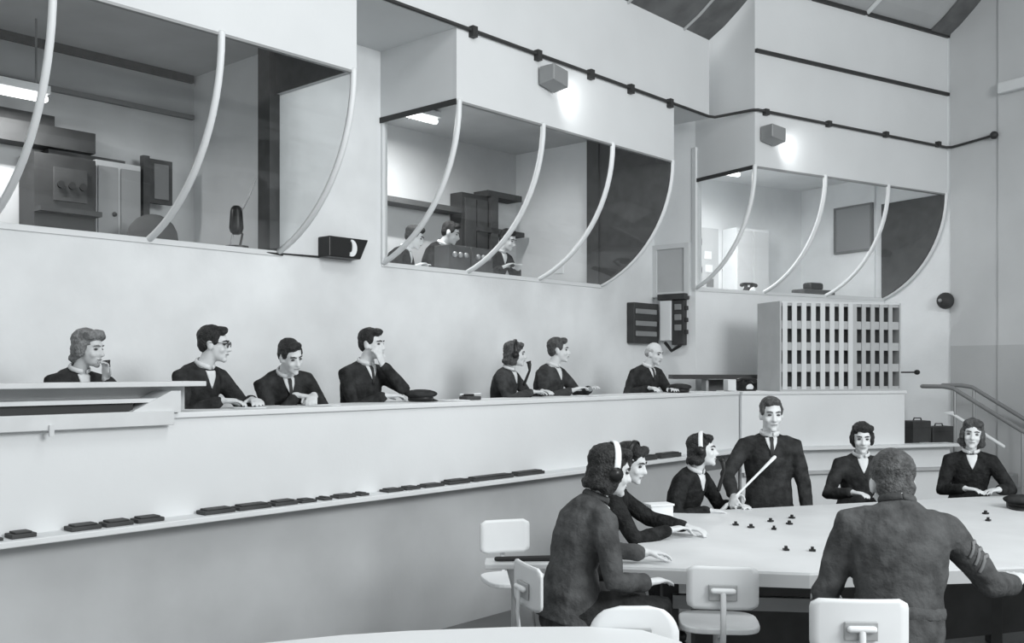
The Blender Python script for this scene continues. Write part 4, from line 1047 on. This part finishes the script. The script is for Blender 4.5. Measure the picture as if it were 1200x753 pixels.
# 13 near man seen from behind
person('near man in grey battledress seen from behind with sleeve stripes', (1.595, 4.10), 0.765, (0.08, 1), k=1.10, lean=9, side=3, yaw=-4, pitch=26, head_drop=0.05, hair='nape', hairm='hair_brown',
       rh=(0.60, 0.34, 0.27), rdir=(0.45, 0.8, 0.25), rpole=(0.3, -0.5, -0.9), lh=(-0.22, 0.36, 0.22), lpole=(-0.35, -0.9, -0.4), jacket='wool3', legs='wool', voxel=0.008, cvoxel=0.0095, disp=0.009, extras=('chevrons', 'belt'), shirt='N')
# 14 woman at the right
person('smiling woman in dark jumper at the right end of the table', (3.74, 8.10), TS, (-0.30, -0.95), k=0.95, woman=True, lean=9, yaw=-6, pitch=0, roll=-5, hair='wavy', hairm='hair_brown',
       rh=(0.08, 0.38, TT+0.05), lh=(-0.16, 0.38, TT+0.05), rdir=(-0.8, 0.5, 0), ldir=(0.7, 0.6, 0), jacket='knit', shirt='V')
# pointer held by the standing man
a = pxd(846, 594, 7.10); b_ = pxd(909, 534, 7.18)
bpy.context.view_layer.update()
hnd = m11.matrix_world @ (i11['wrR'] + V((0.02, 0.06, -0.02)))
dirp = V((0.36, 0.05, 0.345)).normalized()
pw = empty('pointer_rod', hnd); tag(pw, 'white tapering pointer rod slanting up in front of the standing man', 'pointer')
MB().tube([hnd - dirp*0.10, hnd + dirp*0.42], [0.009, 0.009], 8).build('shaft', M['paper'], wparent=pw, smooth=True)
MB().tube([hnd + dirp*0.30, hnd + dirp*0.44], [(0.012, 0.010), (0.020, 0.012)], 8).build('head', M['paper'], wparent=pw, smooth=True)
MB().tube([hnd - dirp*0.12, hnd - dirp*0.05], 0.016, 8).build('grip', M['shelf'], wparent=pw, smooth=True)

# ---- people inside the middle cabin, low behind the glass
def cpos(px, n): p = on_n(px, 0, n); return (p.x, p.y)
for px, n, lab, fy in ((574, -7.80, 'dark figure with white collar seated behind the second rib of the middle cabin', 4), (502, -7.84, 'dark figure bending down behind the first rib of the middle cabin', 25), (458, -7.80, 'dark shoulder of a figure at the left end of the middle cabin', 30)):
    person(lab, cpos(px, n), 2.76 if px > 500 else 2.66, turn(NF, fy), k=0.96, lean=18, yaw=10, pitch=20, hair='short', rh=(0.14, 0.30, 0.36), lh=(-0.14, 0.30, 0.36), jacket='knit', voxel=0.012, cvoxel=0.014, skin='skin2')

# ---- stools for the seated people (mostly hidden by counter and table)
def stool(pos, z0, z1, facing, label):
    th = atan2(-facing[0], facing[1]); root = empty('stool', (pos[0], pos[1], z0), th); tag(root, label, 'stool', 'plain stools')
    MB().box((0, 0, z1-z0-0.03), (0.36, 0.34, 0.035)).build('seat', M['shelf'], root, bevel=0.008)
    for x in (-0.14, 0.14):
        for y in (-0.13, 0.13): MB().tube([(x, y, 0.0), (x*0.9, y*0.9, z1-z0-0.045)], 0.016, 6).build('leg', M['table_dark'], root)
names = ['the woman at far left', 'the man in glasses', 'the hunched man', 'the man with hand at mouth', 'the woman in headset at the counter', 'the operator right of the headset woman', 'the balding man']
for p_, nm in zip(PEOPLE[:7], names): stool(p_.location, Z_DAIS, SEAT-0.075, (NX, NY), 'plain wooden stool behind the counter under ' + nm)
for i, nm in ((8, 'the woman behind the near woman'), (9, 'the woman with white headset band'), (11, 'the dark haired woman across the table'), (13, 'the smiling woman at the right')):
    stool(PEOPLE[i].location, 0.0, TS-0.115 if i == 9 else TS-0.075, (0, 1), 'plain wooden stool at the map table under ' + nm)
for p_, nm in zip(PEOPLE[14:17], ('the figure behind the second rib', 'the bending figure', 'the figure at the left end')):
    stool(p_.location, Z_CABIN, p_.location.z-0.075, (NX, NY), 'plain wooden stool in the middle cabin under ' + nm)

cap(V((3.62, 7.02, ZTB+0.001)), 2.6, 'dark peaked cap on the map table at the right frame edge')
# dark boxes that fill the cluttered dark area by the stairs
for px, py, d, sz, lab in ((1075, 500, 12.1, (0.26, 0.18, 0.30), 'tall dark box on the landing just right of the counter end'), (1100, 500, 12.3, (0.34, 0.2, 0.22), 'low dark box on the landing next to the handrail')):
    x = (px-600)/FPX*d; rr = empty('dark_box', (x, d, Z_DAIS)); tag(rr, lab, 'case', 'dark boxes on the landing')
    MB().box((0, 0, sz[2]/2), sz, 0.28).build('body', M['table_dark'], rr, bevel=0.012)
    MB().tube([(-0.05, 0, sz[2]), (-0.04, 0, sz[2]+0.03), (0.04, 0, sz[2]+0.03), (0.05, 0, sz[2])], 0.009, 6).build('handle', M['dark'], rr, smooth=True)
    MB().box((0, 0, sz[2]*0.72), (sz[0]+0.004, sz[1]+0.004, 0.012), 0.28).build('lid_seam', M['dark'], rr)
